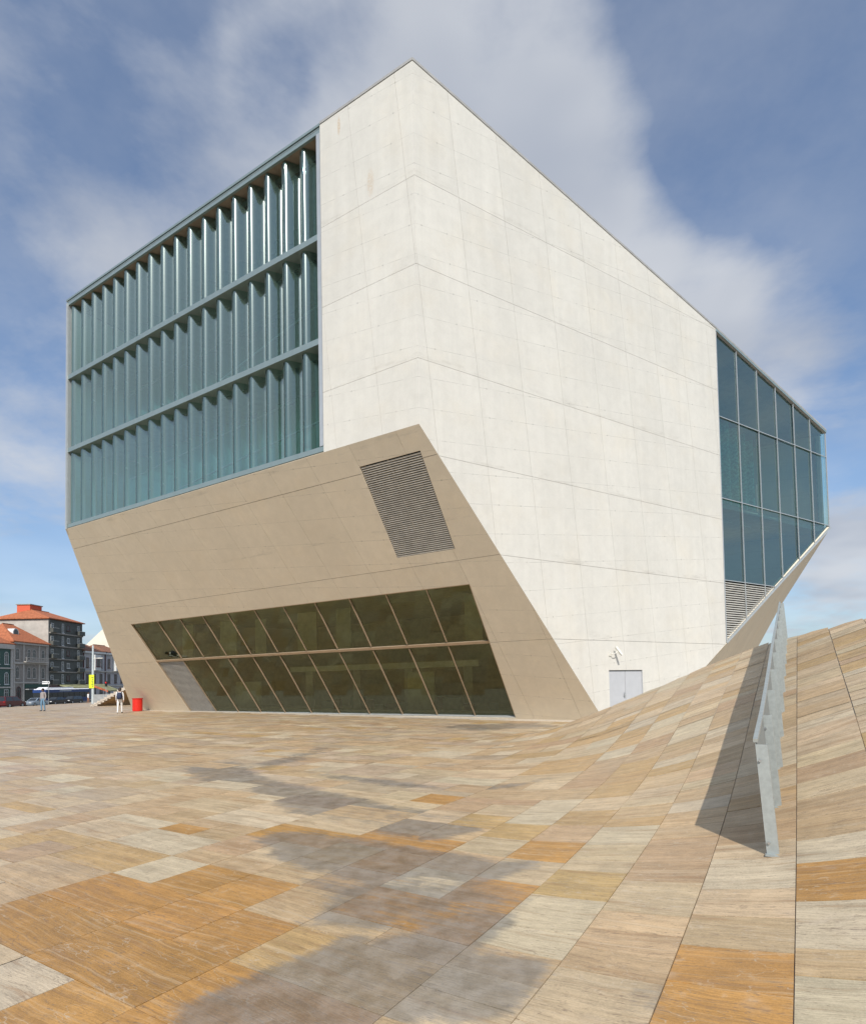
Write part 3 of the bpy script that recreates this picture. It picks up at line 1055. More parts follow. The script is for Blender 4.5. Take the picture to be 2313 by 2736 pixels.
# --- window strip in the sloping wall
S_DIV = [23.80, 21.18, 19.06, 17.02, 14.95, 12.84, 10.75, 8.64, 6.51, 4.42, 2.30, 0.19]
win = empty_none = MB().prism([SP(WL, WBt, -0.5), SP(WR, WBt, -0.5), SP(WR, WBt - 0.1, -0.5), SP(WL, WBt - 0.1, -0.5)], ns * 0.42).build('window_strip', M['alu_light'], hall)
for row, (z0, z1) in enumerate(((WBt, WM), (WM, WT))):
    for i in range(len(S_DIV) - 1):
        a_, b_ = S_DIV[i], S_DIV[i + 1]
        if row == 0 and i == 0:
            lv = MB().prism([SP(a_, z0, -0.25), SP(b_, z0, -0.25), SP(b_, z1, -0.25), SP(a_, z1, -0.25)], ns * -0.03).build('louvre', M['black'], win)
            lme = None
            nsl = 44
            for j in range(nsl):
                z_ = z0 + 0.06 + (z1 - z0 - 0.16) * j / (nsl - 1)
                if lme is None:
                    mbs = MB().box((0, 0, 0), (a_ - b_ - 0.06, 0.055, 0.02), lw, (ns * 0.8 - ez_ * 0.6).normalized(), (ez_ * 0.8 + ns * 0.6).normalized())
                    lme = mk_mesh('slat', mbs.v, mbs.f, M['slat'])
                    fix_normals(lme)
                inst('slat', lme, lv, SP((a_ + b_) / 2, z_, -0.10))
            continue
        g_ = 0.02
        j_ = [random.uniform(-.014, .014) for _ in range(3)]
        obj('pane', [SP(a_ - g_, z0 + g_, -0.10 + j_[0]), SP(b_ + g_, z0 + g_, -0.10 + j_[1]), SP(b_ + g_, z1 - g_, -0.10 + j_[1] + j_[2]), SP(a_ - g_, z1 - g_, -0.10 + j_[0] + j_[2])], [(0, 1, 2, 3)], M['glass_low'], win, recalc=False, face=ns)
for s_ in S_DIV[1:-1]:
    MB().bar(SP(s_, WBt, -0.09), SP(s_, WM - 0.09, -0.09), 0.042, 0.08, ns).build('mullion', M['bronze'], win)
    MB().bar(SP(s_, WM + 0.09, -0.09), SP(s_, WT, -0.09), 0.042, 0.08, ns).build('mullion', M['bronze'], win)
MB().bar(SP(WL, WM, -0.09), SP(WR, WM, -0.09), 0.13, 0.10, ns).build('transom', M['bronze'], win)
for p, q, w_ in (((WL, WT), (WR, WT), .08), ((WL, WBt), (WL, WT), .06), ((WR, WBt), (WR, WT), .08), ((WL, WBt + .02), (WR, WBt + .02), .07)):
    MB().bar(SP(p[0], p[1], -0.09), SP(q[0], q[1], -0.09), w_, 0.15, ns).build('window_frame', M['bronze'] if w_ != .07 else M['alu_light'], win)

# room behind the window strip
rm = MB()
din = nl * -1
fl0 = SP(WL - .2, 0.0, -0.3); fl1 = SP(WR + .2, 0.0, -0.3)
ZC = 5.9
c0_, c1_ = SP(WL - .2, ZC, -0.3), SP(WR + .2, ZC, -0.3)
b0_, b1_ = fl0 + din * 7, fl1 + din * 7
t0_, t1_ = Vector((b0_.x, b0_.y, ZC)), Vector((b1_.x, b1_.y, ZC))
room = obj('foyer_floor', [fl0 + UPV * .02, fl1 + UPV * .02, b1_ + UPV * .02, b0_ + UPV * .02], [(0, 1, 2, 3)], M['room_olive'], hall)
obj('foyer_ceiling', [c0_, c1_, t1_, t0_], [(0, 1, 2, 3)], M['room_olive'], hall)
obj('foyer_wall', [b0_, b1_, t1_, t0_], [(0, 1, 2, 3)], M['room_olive'], hall)
obj('foyer_wall', [fl0, b0_, t0_, c0_], [(0, 1, 2, 3)], M['room_olive'], hall)
obj('foyer_wall', [fl1, b1_, t1_, c1_], [(0, 1, 2, 3)], M['room_olive'], hall)
MB().bar(SP(WL - .3, 3.35, -0.5) + din * 1.6, SP(WR + .3, 3.35, -0.5) + din * 1.6, 0.5, 2.4, UPV).build('gallery_edge', M['pillar'], hall) if False else None
for s_, w_ in ((16.0, .45), (12.1, .45), (8.3, .45), (4.4, .45)):
    P = SP(s_, 0.02, 0) + din * 3.2
    MB().bx(P.x - w_ / 2, P.x + w_ / 2, P.y - w_ / 2, P.y + w_ / 2, 0.02, 2.55).build('pillar', M['pillar'], hall)
for s_, w_, z0_, z1_ in ((22.3, 1.1, 3.5, 5.7), (18.4, 1.5, 3.5, 5.7), (15.6, .9, 3.5, 5.6), (11.9, 1.4, 3.5, 5.7), (9.3, 1.0, 3.5, 5.7), (1.6, .9, 3.5, 5.7), (19.8, 2.4, .05, 2.0), (6.2, 1.7, .05, 2.3)):
    P = SP(s_, (z0_ + z1_) / 2, 0) + din * 2.2
    MB().box(P, (w_, 0.12, z1_ - z0_), lw, (nl * .8 + UPV * .0).normalized(), UPV).build('wall_panel', M['panel_olive'], hall)
pa, pb = SP(15.5, 2.66, 0) + din * 3.1, SP(2.6, 2.66, 0) + din * 3.1
MB().bar(pa, pb, 0.30, 0.30, nl).build('beam', M['pillar'], hall)
pa, pb = SP(1.2, 2.2, 0) + din * 3.1, SP(0.75, 2.2, 0) + din * 3.1
MB().bar(pa, pb, 0.05, 0.05, nl).build('ceiling_light', M['tube'], hall)
P = SP(0.7, 0.0, 0) + din * 2.4
MB().bx(P.x - .35, P.x + .35, P.y - .2, P.y + .2, 0.02, 1.45).build('display_board', M['room_pale'], hall)
for i in range(11):
    s_ = 14.5 - i * 1.15 + random.uniform(-.3, .3)
    P = SP(s_, 0.0, 0) + din * random.uniform(2.0, 4.4)
    h_ = random.uniform(.45, .95)
    w_ = random.uniform(.2, .5)
    MB().bx(P.x - w_, P.x + w_, P.y - .3, P.y + .3, 0.02, h_).build('bench', M['furniture'] if i % 2 else M['room_pale'], hall)

# --- corrugated glass front
GS0, GS1 = 4.62, 23.62
NB = 18
BW = (GS1 - GS0) / NB
ROWS = [(10.98, 15.07), (15.31, 19.27), (19.51, 23.56)]
front = MB().box(LP((4.42 + 23.82) / 2, 10.88, -0.42), (19.40, 0.80, 0.20), lw, nl, UPV).build('glass_front', M['alu'], hall)
for z_ in (15.19, 19.39):
    MB().box(LP((GS0 + GS1) / 2, z_, -0.40), (GS1 - GS0 + .02, 0.78, 0.24), lw, nl, UPV).build('ledge', M['alu'], front)
MB().box(LP((4.42 + 23.82) / 2, 23.68, -0.06), (19.40, 0.10, 0.22), lw, nl, UPV).build('head_rail', M['alu'], front)
MB().box(LP((4.42 + 23.82) / 2, 23.66, -0.50), (19.36, 0.76, 0.16), lw, nl, UPV).build('head_soffit', M['soffit'], front)
for s_ in (4.53, 23.72):
    MB().box(LP(s_, 17.28, -0.40), (0.19, 0.80, 12.58), lw, nl, UPV).build('side_rail', M['alu_light'], front)
MB().box(LP(4.12 + 9.8 + 9.80, 17.2, 0.012), (0.14, 0.05, 13.0), lw, nl, UPV).build('edge_trim', M['alu_light'], front)
NSEG = 26


def wave(x):                       # inward offset of the sheet, x in 0..1 along one bay
    return 0.12 + 0.52 * (0.5 - 0.5 * math.cos(2 * math.pi * (x - 0.86)))


pane_me = []
for (z0, z1) in ROWS:
    vv, ff = [], []
    for i in range(NSEG + 1):
        x = i / NSEG
        b_ = lw * (0.012 + (BW - 0.024) * x) + nl * -wave(x)
        vv += [b_, b_ + UPV * (z1 - z0)]
    ff = [(2 * i, 2 * i + 1, 2 * i + 3, 2 * i + 2) for i in range(NSEG)]
    pm_ = mk_mesh('corrugated_pane', vv, ff, M['glass_wave'], smooth=True)
    aim(pm_, nl)
    pane_me.append(pm_)
joint_me = []
for (z0, z1) in ROWS:
    jb = MB().box(nl * -wave(0.0) + UPV * ((z1 - z0) / 2), (0.030, 0.05, z1 - z0), lw, nl, UPV)
    jm = mk_mesh('joint_bar', jb.v, jb.f, M['alu_dark'])
    fix_normals(jm)
    joint_me.append(jm)
for r, (z0, z1) in enumerate(ROWS):
    for b_ in range(NB):
        inst('corrugated_pane', pane_me[r], front, LP(GS0 + BW * b_, z0))
        if b_:
            inst('joint_bar', joint_me[r], front, LP(GS0 + BW * b_, z0))
# inner sheet and the room behind it
for r, (z0, z1) in enumerate(ROWS):
    vv, ff = [], []
    n_ = NB * 12
    for i in range(n_ + 1):
        x = i / n_
        b_ = LP(GS0 + (GS1 - GS0) * x, z0, -2.6 - 0.45 * (0.5 - 0.5 * math.cos(2 * math.pi * x * NB * 0.83)))
        vv += [b_, b_ + UPV * (z1 - z0)]
    obj('inner_glazing', vv, [(2 * i, 2 * i + 1, 2 * i + 3, 2 * i + 2) for i in range(n_)], M['glass_inner'] if r else M['glass_inner_sunlit'], front, smooth=True, recalc=False, face=nl)
for z_ in (10.80, 15.19, 19.39):
    MB().box(LP((GS0 + GS1) / 2, z_, -1.8), (GS1 - GS0, 1.9, 0.20), lw, nl, UPV).build('floor_slab', M['room_pale'], front)
zlo, zhi = 10.8, 23.5
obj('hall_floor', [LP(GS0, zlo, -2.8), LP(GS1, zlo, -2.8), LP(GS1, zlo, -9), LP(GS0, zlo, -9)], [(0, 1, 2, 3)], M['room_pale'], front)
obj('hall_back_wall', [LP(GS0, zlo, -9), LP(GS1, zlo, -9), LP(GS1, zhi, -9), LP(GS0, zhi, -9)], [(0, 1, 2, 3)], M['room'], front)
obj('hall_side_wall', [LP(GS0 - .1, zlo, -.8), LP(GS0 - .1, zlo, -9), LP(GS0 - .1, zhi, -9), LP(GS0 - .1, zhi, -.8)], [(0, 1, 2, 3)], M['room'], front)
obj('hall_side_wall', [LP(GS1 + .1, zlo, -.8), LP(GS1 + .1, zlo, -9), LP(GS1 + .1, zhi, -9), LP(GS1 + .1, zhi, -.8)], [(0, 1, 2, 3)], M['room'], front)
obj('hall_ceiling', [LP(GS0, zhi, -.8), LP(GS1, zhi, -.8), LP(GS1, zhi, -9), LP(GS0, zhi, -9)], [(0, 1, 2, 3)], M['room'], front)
# handrails of the stairs inside
for (sa, za, sb, zb) in ((22, 18.4, 9, 19.1), (16, 16.4, 6, 18.6), (21, 13.6, 8, 14.6), (17.5, 12.1, 6.2, 13.3)):
    MB().bar(LP(sa, za, -2.1), LP(sb, zb, -2.1), 0.07, 0.05, nl).build('stair_rail', M['alu_light'], front)

# --- glazing at the far end of the long wall
C_DIV = [18.05, 19.93, 21.86, 23.75, 25.67, 27.54, 29.44]
RZ = [6.66, 10.90, 15.17]


def top_z(s):
    return R_TOP1[1] + (s - R_TOP1[0]) * (R_TOP2[1] - R_TOP1[1]) / (R_TOP2[0] - R_TOP1[0])


def bot_z(s):
    return 2.28 + (s - 16.15) * (10.80 - 2.28) / (29.50 - 16.15)


g_out = ccw([(17.93, bot_z(17.93)), (29.44, bot_z(29.44)), (29.44, top_z(29.44)), (18.05, top_z(18.05))])
side = MB().bar(RP(18.05, top_z(18.05) - .05, -0.05), RP(29.44, top_z(29.44) - .05, -0.05), 0.12, 0.14, nr).build('glass_end', M['alu'], hall)
for i in range(6):
    a_, b_ = C_DIV[i], C_DIV[i + 1]
    col_ = clip(clip(g_out, -1, 0, -(a_ if i else 17.93) - 0.0), 1, 0, b_)
    edges = [-5] + RZ + [60]
    for r in range(4):
        cell = clip(clip(col_, 0, 1, edges[r + 1]), 0, -1, -edges[r])
        if area(cell) < 0.02:
            continue
        if r == 0:
            zmin, zmax = min(p[1] for p in cell), max(p[1] for p in cell)
            lv = MB().prism([RP(p[0], p[1], -0.28) for p in cell], nr * -0.03).build('louvre', M['black'], side)
            z_ = zmax - 0.12
            while z_ > zmin + 0.05:
                seg_ = clip(clip(cell, 0, 1, z_ + 0.001), 0, -1, -(z_ - 0.001))
                if len(seg_) > 2:
                    s0_, s1_ = min(p[0] for p in seg_) + .03, max(p[0] for p in seg_) - .03
                    if s1_ - s0_ > 0.08:
                        MB().box(RP((s0_ + s1_) / 2, z_, -0.10), (s1_ - s0_, 0.07, 0.035), rw, (nr * .8 - UPV * .6).normalized(), (UPV * .8 + nr * .6).normalized()).build('slat', M['slat_light'], lv)
                z_ -= 0.118
            continue
        ja, jb_ = random.uniform(-.012, .012), random.uniform(-.008, .008)
        obj('pane', [RP(p[0], p[1], -0.11 + ja * (p[0] - a_) + jb_ * (p[1] - edges[r]) / 4) for p in cell], [tuple(range(len(cell)))], M['glass_side'], side, recalc=False, face=nr)
for s_ in C_DIV[1:-1]:
    MB().bar(RP(s_, bot_z(s_), -0.06), RP(s_, top_z(s_), -0.06), 0.036, 0.05, nr).build('mullion', M['alu_light'], side)
MB().bar(RP(17.97, bot_z(17.93), -0.06), RP(18.06, top_z(18.05), -0.06), 0.06, 0.12, nr).build('mullion', M['alu_light'], side)
MB().bar(RP(29.42, bot_z(29.44), -0.06), RP(29.42, top_z(29.44), -0.06), 0.07, 0.06, nr).build('mullion', M['alu_light'], side)
for z_ in RZ:
    s_end = min(29.42, 16.15 + (z_ - 2.28) / (10.80 - 2.28) * (29.50 - 16.15))
    MB().bar(RP(17.98, z_, -0.058), RP(s_end, z_, -0.058), 0.036, 0.045, nr).build('transom', M['alu_light'], side)
# rooms behind: floors, lamps, a second corrugated sheet
iw = nr * -1
for z_, dep in ((6.55, 5.0), (10.78, 7.0)):
    s_end = 16.15 + (z_ - 2.28) / (10.80 - 2.28) * 13.35 - .3
    MB().prism([RP(18.3, z_, -.35), RP(s_end, z_, -.35), RP(s_end, z_, -dep), RP(18.3, z_, -dep)], UPV * -0.25).build('floor_slab', M['room_pale'], side)
obj('end_back_wall', [RP(18.2, bot_z(18.2) - 4, -6.5), RP(29.3, bot_z(29.3) - 4, -6.5), RP(29.3, 16.6, -6.5), RP(18.2, 19.5, -6.5)], [(0, 1, 2, 3)], M['room_teal'], side)
obj('end_side_wall', [RP(18.15, 3.5, -.3), RP(18.15, 0.5, -6.5), RP(18.15, 19.5, -6.5), RP(18.15, 19.5, -.3)], [(0, 1, 2, 3)], M['room_teal'], side)
obj('end_ceiling', [RP(18.15, 19.45, -.2), RP(29.3, 16.55, -.2), RP(29.3, 16.55, -6.5), RP(18.15, 19.45, -6.5)], [(0, 1, 2, 3)], M['room_teal'], side)
vv, ff = [], []
n_ = 150
for i in range(n_ + 1):
    x = i / n_
    s_ = 19.5 + 9.7 * x
    b_ = RP(s_, 10.8, -3.6 - 0.4 * math.cos(2 * math.pi * x * 11))
    vv += [b_, b_ + UPV * max(0.5, top_z(s_) - 10.8 - .3)]
obj('inner_curtain', vv, [(2 * i, 2 * i + 1, 2 * i + 3, 2 * i + 2) for i in range(n_)], M['curtain'], side, smooth=True, recalc=False)
vv, ff = [], []
n_ = 120
for i in range(n_ + 1):
    x = i / n_
    b_ = RP(29.05 - 0.16 * math.cos(2 * math.pi * x * 9), 10.9, -0.35 - 6.0 * x)
    vv += [b_, b_ + UPV * 5.5]
obj('inner_curtain', vv, [(2 * i, 2 * i + 1, 2 * i + 3, 2 * i + 2) for i in range(n_)], M['curtain'], side, smooth=True, recalc=False)
for i in range(5):
    MB().bar(RP(C_DIV[i] + .3, 10.35, -1.5), RP(C_DIV[i] + 1.4, 10.35, -1.5), 0.08, 0.05, nr).build('ceiling_light', M['room_pale'], side)


# ------------------------------------------------------------------ security camera on the long wall
sc = empty('security_camera', RP(9.28, 2.80, 0.0), 'small white security camera on a bracket above the grey double door', 'camera')
M['camwhite'] = simple('camera housing', (0.62, 0.61, 0.56), 0.45)
MB().box(RP(9.28, 2.80, 0.02), (0.10, 0.04, 0.16), rw, nr, UPV).build('base_plate', M['camwhite'], sc)
MB().tube([RP(9.28, 2.82, 0.03), RP(9.34, 2.80, 0.18), RP(9.44, 2.84, 0.22), RP(9.54, 2.92, 0.25)], 0.018, 7).build('arm', M['camwhite'], sc)
cd_ = (RP(9.60, 2.76, 0.36) - RP(9.50, 3.08, 0.16)).normalized()
hb = MB().bar(RP(9.50, 3.08, 0.16), RP(9.60, 2.76, 0.36), 0.08, 0.08, nr)
hb.bar(RP(9.505, 3.10, 0.20), RP(9.61, 2.75, 0.41), 0.10, 0.015, nr)
hbo = hb.build('housing', M['camwhite'], sc)
MB().tube([RP(9.60, 2.76, 0.36), RP(9.60, 2.76, 0.36) + cd_ * 0.03], 0.03, 8).build('lens', M['black'], hbo)


# ------------------------------------------------------------------ steel balustrade on the hill
def GP(u, v, dz=0.0):
    x, y = uv_xy(u, v)
    return Vector((x, y, float(terrain(u, v)) + dz))


A3, B3 = Vector((A2[0], A2[1], 0)), Vector((B2[0], B2[1], 0))
fv = [5.51, 6.62, 7.72, 8.82, 9.95, 11.15, 12.45, 13.6, 14.72, 15.85, 16.8]
fence = empty('balustrade', GP(-0.29, 5.51), 'galvanised steel balustrade climbing the paved hill and casting a long shadow', 'railing')
FU = [-0.300 - 0.007 * (v_ - 5.5) for v_ in fv]
FH, LEAN = 0.92, -0.055
prof = [(0.0, 0.0), (0.085, 0.0)]
pb_ = MB()
for (du, dv, wu, wv) in ((0.04, 0.0, 0.085, 0.010), (0.080, 0.022, 0.010, 0.045)):
    lo = [B3 * (du - wu / 2) + A3 * (dv - wv / 2), B3 * (du + wu / 2) + A3 * (dv - wv / 2), B3 * (du + wu / 2) + A3 * (dv + wv / 2), B3 * (du - wu / 2) + A3 * (dv + wv / 2)]
    sh = B3 * LEAN + UPV * (FH - 0.03)
    vs8 = [p - UPV * 0.03 for p in lo] + [p + sh for p in lo]
    pb_.raw(vs8, [(0, 1, 2, 3), (7, 6, 5, 4), (0, 4, 5, 1), (1, 5, 6, 2), (2, 6, 7, 3), (3, 7, 4, 0)])
post_me = mk_mesh('post', pb_.v, pb_.f, M['galv'])
fix_normals(post_me)
foot_b = MB().box(B3 * 0.045 + UPV * 0.006, (0.12, 0.10, 0.012), B3, A3, UPV)
foot_me = mk_mesh('foot_plate', foot_b.v, foot_b.f, M['galv'])
fix_normals(foot_me)
for i, v_ in enumerate(fv):
    p_ = inst('post', post_me, fence, GP(FU[i], v_))
    inst('foot_plate', foot_me, p_, GP(FU[i], v_))
    for hz in (0.10, 0.76):
        c_ = GP(FU[i], v_) + B3 * (0.018 + LEAN * hz / FH) + UPV * hz - A3 * 0.012
        if i < 2:
            MB().tube([c_, c_ - A3 * 0.012], 0.011, 8).build('bolt', M['steel'], p_)
for i in range(len(fv) - 1):
    vv, ff = [], []
    nrib = 22 if i < 6 else 12
    for j in range(nrib * 2 + 1):
        x = j / (nrib * 2)
        v_ = fv[i] + (fv[i + 1] - fv[i]) * x
        u_ = FU[i] + (FU[i + 1] - FU[i]) * x + (0.010 if j % 2 else -0.004)
        base = GP(u_, v_, 0.03)
        vv += [base, base + B3 * LEAN + UPV * (FH - 0.05)]
    ff = [(2 * j, 2 * j + 2, 2 * j + 3, 2 * j + 1) for j in range(nrib * 2)]
    obj('ribbed_panel', vv, ff, M['galv_panel'], fence, recalc=False)
    MB().bar(GP(FU[i], fv[i], FH) + B3 * LEAN, GP(FU[i + 1], fv[i + 1], FH) + B3 * LEAN, 0.035, 0.03, UPV).build('top_rail', M['galv'], fence)

# ------------------------------------------------------------------ red bin
M['red'] = simple('red plastic', (0.62, 0.022, 0.012), 0.4, 0, 0.06)
M['red_dark'] = simple('red rim', (0.45, 0.015, 0.010), 0.4)
bx_, by_ = -20.38, 40.6
bz = ground_z(bx_, by_)
rb = empty('litter_bin', (bx_, by_, bz), 'round bright red bin standing at the left foot of the sloping wall', 'bin')
prof = [(0.30, 0.0), (0.32, 0.03), (0.32, 0.84), (0.332, 0.85), (0.332, 0.885), (0.31, 0.89), (0.30, 0.88), (0.29, 0.56), (0.0, 0.55)]
vv, ff = [], []
sg = 28
for (r_, z_) in prof:
    for k_ in range(sg):
        a_ = 2 * math.pi * k_ / sg
        vv.append((bx_ + r_ * math.cos(a_), by_ + r_ * math.sin(a_), bz + z_))
for i in range(len(prof) - 1):
    for k_ in range(sg):
        ff.append((i * sg + k_, i * sg + (k_ + 1) % sg, (i + 1) * sg + (k_ + 1) % sg, (i + 1) * sg + k_))
obj('drum', vv, ff, M['red'], rb)
mbr = MB()
for k_ in range(24):
    a0, a1 = 2 * math.pi * k_ / 24, 2 * math.pi * (k_ + 1) / 24
    P0 = Vector((bx_ + .34 * math.cos(a0), by_ + .34 * math.sin(a0), bz + .865)); P1 = Vector((bx_ + .34 * math.cos(a1), by_ + .34 * math.sin(a1), bz + .865))
    mbr.bar(P0, P1, 0.05, 0.02, Vector((math.cos(a0), math.sin(a0), 0)))
mbr.build('rim', M['red_dark'], rb)

# ------------------------------------------------------------------ people
M['skin'] = simple('skin', (0.42, 0.24, 0.16), 0.6)
M['skin_dark'] = simple('dark skin', (0.13, 0.07, 0.045), 0.6)
M['hair'] = simple('dark hair', (0.025, 0.016, 0.012), 0.6)
M['white_cloth'] = simple('white cloth', (0.72, 0.72, 0.72), 0.85)
M['navy_bag'] = simple('navy bag', (0.02, 0.03, 0.07), 0.7)
M['grey_cloth'] = simple('grey cloth', (0.30, 0.27, 0.27), 0.85)
M['denim'] = simple('denim', (0.14, 0.25, 0.36), 0.85)
M['shoe'] = simple('shoe', (0.04, 0.035, 0.03), 0.6)
M['pale_shoe'] = simple('pale shoe', (0.55, 0.55, 0.53), 0.6)
M['tan_cloth'] = simple('brown cloth', (0.26, 0.13, 0.08), 0.85)


def person(loc, yaw, height, stride, armswing, mats, label, head_turn=0.0, hair_long=False):
    """mats: skin, top, trousers, shoes"""
    root = empty('person', loc, label, 'person')
    H = height / 1.75
    ca, sa = math.cos(yaw), math.sin(yaw)

    def W(x, y, z):
        return Vector((ca * x - sa * y, sa * x + ca * y, z)) * H
    V, E, Rd = [], [], []

    def add(p, r, par=None):
        V.append(W(*p)); Rd.append(r * H)
        if par is not None:
            E.append((par, len(V) - 1))
        return len(V) - 1
    pel = add((0, 0, 0.95), 0.135)
    bel = add((0, 0.005, 1.08), 0.125, pel)
    che = add((0, 0.0, 1.28), 0.145, bel)
    up_ = add((0, 0.0, 1.42), 0.115, che)
    nk = add((0, 0.01, 1.50), 0.055, up_)
    hd0 = add((0, 0.03, 1.57), 0.075, nk)
    hd1 = add((0, 0.035, 1.66), 0.098, hd0)
    add((0, 0.02, 1.725), 0.06, hd1)
    nose = add((0.04 * math.sin(head_turn), 0.135, 1.635), 0.018, hd1)
    for s in (-1, 1):
        st = stride * s
        hip = add((0.10 * s, 0, 0.90), 0.098, pel)
        kn = add((0.105 * s, st * 0.45 + 0.03, 0.50), 0.066, hip)
        an = add((0.105 * s, st * 0.95 - 0.02, 0.10), 0.046, kn)
        he = add((0.105 * s, st * 0.95 - 0.03, 0.045), 0.042, an)
        add((0.12 * s, st * 0.95 + 0.16, 0.035), 0.034, he)
        sw = -armswing * s
        sh = add((0.185 * s, 0, 1.405), 0.062, up_)
        el = add((0.235 * s, sw * 0.45 - 0.02, 1.14), 0.046, sh)
        wr = add((0.245 * s, sw * 1.0 + 0.04, 0.90), 0.030, el)
        pa = add((0.245 * s, sw * 1.1 + 0.055, 0.835), 0.034, wr)
        for q in range(4):
            k1 = add((0.245 * s + 0.004, sw * 1.1 + 0.030 + 0.019 * q, 0.775), 0.0095, pa)
            add((0.238 * s, sw * 1.1 + 0.036 + 0.019 * q, 0.735 + 0.006 * abs(q - 1.5)), 0.0080, k1)
        th = add((0.235 * s, sw * 1.1 + 0.105, 0.82), 0.011, pa)
        add((0.228 * s, sw * 1.1 + 0.118, 0.780), 0.009, th)
    me = bpy.data.meshes.new('body')
    me.from_pydata(V, E, [])
    tmp = bpy.data.objects.new('body_tmp', me)
    COL.objects.link(tmp)
    md = tmp.modifiers.new('skin', 'SKIN')
    md.use_smooth_shade = True
    if not me.skin_vertices:
        me.skin_vertices.new()
    for i, r in enumerate(Rd):
        me.skin_vertices[0].data[i].radius = (r, r)
        me.skin_vertices[0].data[i].use_root = (i == 0)
    sb = tmp.modifiers.new('sub', 'SUBSURF')
    sb.levels = sb.render_levels = 1
    dg = bpy.context.evaluated_depsgraph_get()
    me2 = bpy.data.meshes.new_from_object(tmp.evaluated_get(dg))
    bpy.data.objects.remove(tmp)
    me2.materials.clear()
    for m_ in mats:
        me2.materials.append(m_)
    for p in me2.polygons:
        c = p.center / H
        lx = ca * c.x + sa * c.y
        z = c.z
        if z < 0.085:
            mi = 3
        elif z < 0.98 and abs(lx) < 0.195:
            mi = 2
        elif z < 1.475 and not (abs(lx) > 0.19 and z < 0.90):
            mi = 1
        else:
            mi = 0
        p.material_index = mi
        p.use_smooth = True
    me2.name = 'body'
    bo = bpy.data.objects.new('body', me2)
    link(bo, root, loc)
    # hair cap
    hv, hf = [], []
    rows, seg = 7, 14
    for i in range(rows + 1):
        th_ = math.pi * 0.62 * i / rows
        for k_ in range(seg):
            ph = 2 * math.pi * k_ / seg
            back = -math.sin(ph)
            rr = 0.112 if back > -0.2 else 0.104
            z = 1.655 + 0.118 * math.cos(th_)
            if back < 0.1:
                z = max(z, 1.69)
            elif hair_long:
                z -= 0.05 * i / rows
            hv.append(Vector(loc) + W(rr * math.sin(th_) * math.cos(ph), 0.028 + rr * 1.08 * math.sin(th_) * math.sin(ph), z))
    for i in range(rows):
        for k_ in range(seg):
            hf.append((i * seg + k_, i * seg + (k_ + 1) % seg, (i + 1) * seg + (k_ + 1) % seg, (i + 1) * seg + k_))
    obj('hair', hv, hf, M['hair'], root, smooth=True)
    return root, W


def at_ground(x, y):
    return (x, y, ground_z(x, y))


p1, W1 = person(at_ground(-19.95, 37.5), math.radians(20), 1.62, 0.20, 0.12, [M['skin'], M['white_cloth'], M['white_cloth'], M['shoe']],
                'person in white seen from behind with a dark backpack, walking beside the red bin', hair_long=True)
lp = Vector(p1.location)
bag = empty('backpack', lp + W1(0, -0.18, 1.05), 'dark navy backpack on the back of the person in white', 'backpack')
vv, ff = [], []
for iz, (z, wx, dy) in enumerate(((0.98, .10, .05), (1.00, .15, .09), (1.12, .165, .11), (1.28, .16, .10), (1.40, .13, .075), (1.44, .07, .04))):
    for k_ in range(12):
        a_ = 2 * math.pi * k_ / 12
        cx = math.copysign(abs(math.cos(a_)) ** 0.6, math.cos(a_))
        cy = math.copysign(abs(math.sin(a_)) ** 0.6, math.sin(a_))
        vv.append(lp + W1(wx * cx, -0.215 + dy * cy, z))
for i in range(5):
    for k_ in range(12):
        ff.append((i * 12 + k_, i * 12 + (k_ + 1) % 12, (i + 1) * 12 + (k_ + 1) % 12, (i + 1) * 12 + k_))
ff += [tuple(range(11, -1, -1)), tuple(60 + k_ for k_ in range(12))]
obj('pack', vv, ff, M['navy_bag'], bag, smooth=True)
for s in (-1, 1):
    MB().tube([lp + W1(.11 * s, -.16, 1.40), lp + W1(.12 * s, -.02, 1.50), lp + W1(.125 * s, .13, 1.38), lp + W1(.13 * s, .10, 1.12), lp + W1(.13 * s, -.12, 1.02)], 0.022, 6).build('strap', M['navy_bag'], bag)
p2, W2 = person(at_ground(-29.0, 43.8), math.radians(170), 1.68, 0.05, 0.03, [M['skin_dark'], M['grey_cloth'], M['denim'], M['shoe']],
                'person in a grey shirt and blue jeans standing at the left of the plaza', head_turn=0.5)
p3, W3 = person(at_ground(-49.2, 84.0), math.radians(-40), 1.66, 0.10, 0.06, [M['skin'], M['white_cloth'], M['tan_cloth'], M['pale_shoe']],
                'distant person in a long white top near the stepped wall')

# ------------------------------------------------------------------ stepped stair with folded stone side
M['pale_stone'] = simple('pale step stone', (0.50, 0.44, 0.37), 0.8)
M['fold_stone'] = simple('folded stone side', (0.36, 0.25, 0.14), 0.7, 0, 0.2, 1.5)
M['grey_metal'] = simple('grey metal sheet', (0.30, 0.31, 0.31), 0.6, 0.1)
sx0, sy0 = -31.05, 53.4
sz0 = ground_z(sx0, sy0)
stair = empty('stair', (sx0, sy0, sz0), 'pale stone stair with a folded brown side behind the left foot of the hall', 'stair')
NST, TR, RI = 22, 0.285, 0.162
sd = Vector((1, 0.10, 0)).normalized()           # climbs to the right
sb_ = Vector((-0.10, 1, 0)).normalized()         # width runs away
P = Vector((sx0, sy0, sz0))
for i in range(NST):
    q = MB().box(P + sd * (TR * (i + .5)) + sb_ * 2.0 + UPV * (RI * (i + 1) - 0.15), (TR + .01, 4.0, 0.30), sd, sb_, UPV)
    q.build('step', M['pale_stone'], stair)


def str_low(tt):                                  # lower edge of the stringer
    return RI * NST * tt * 0.86 - 0.02


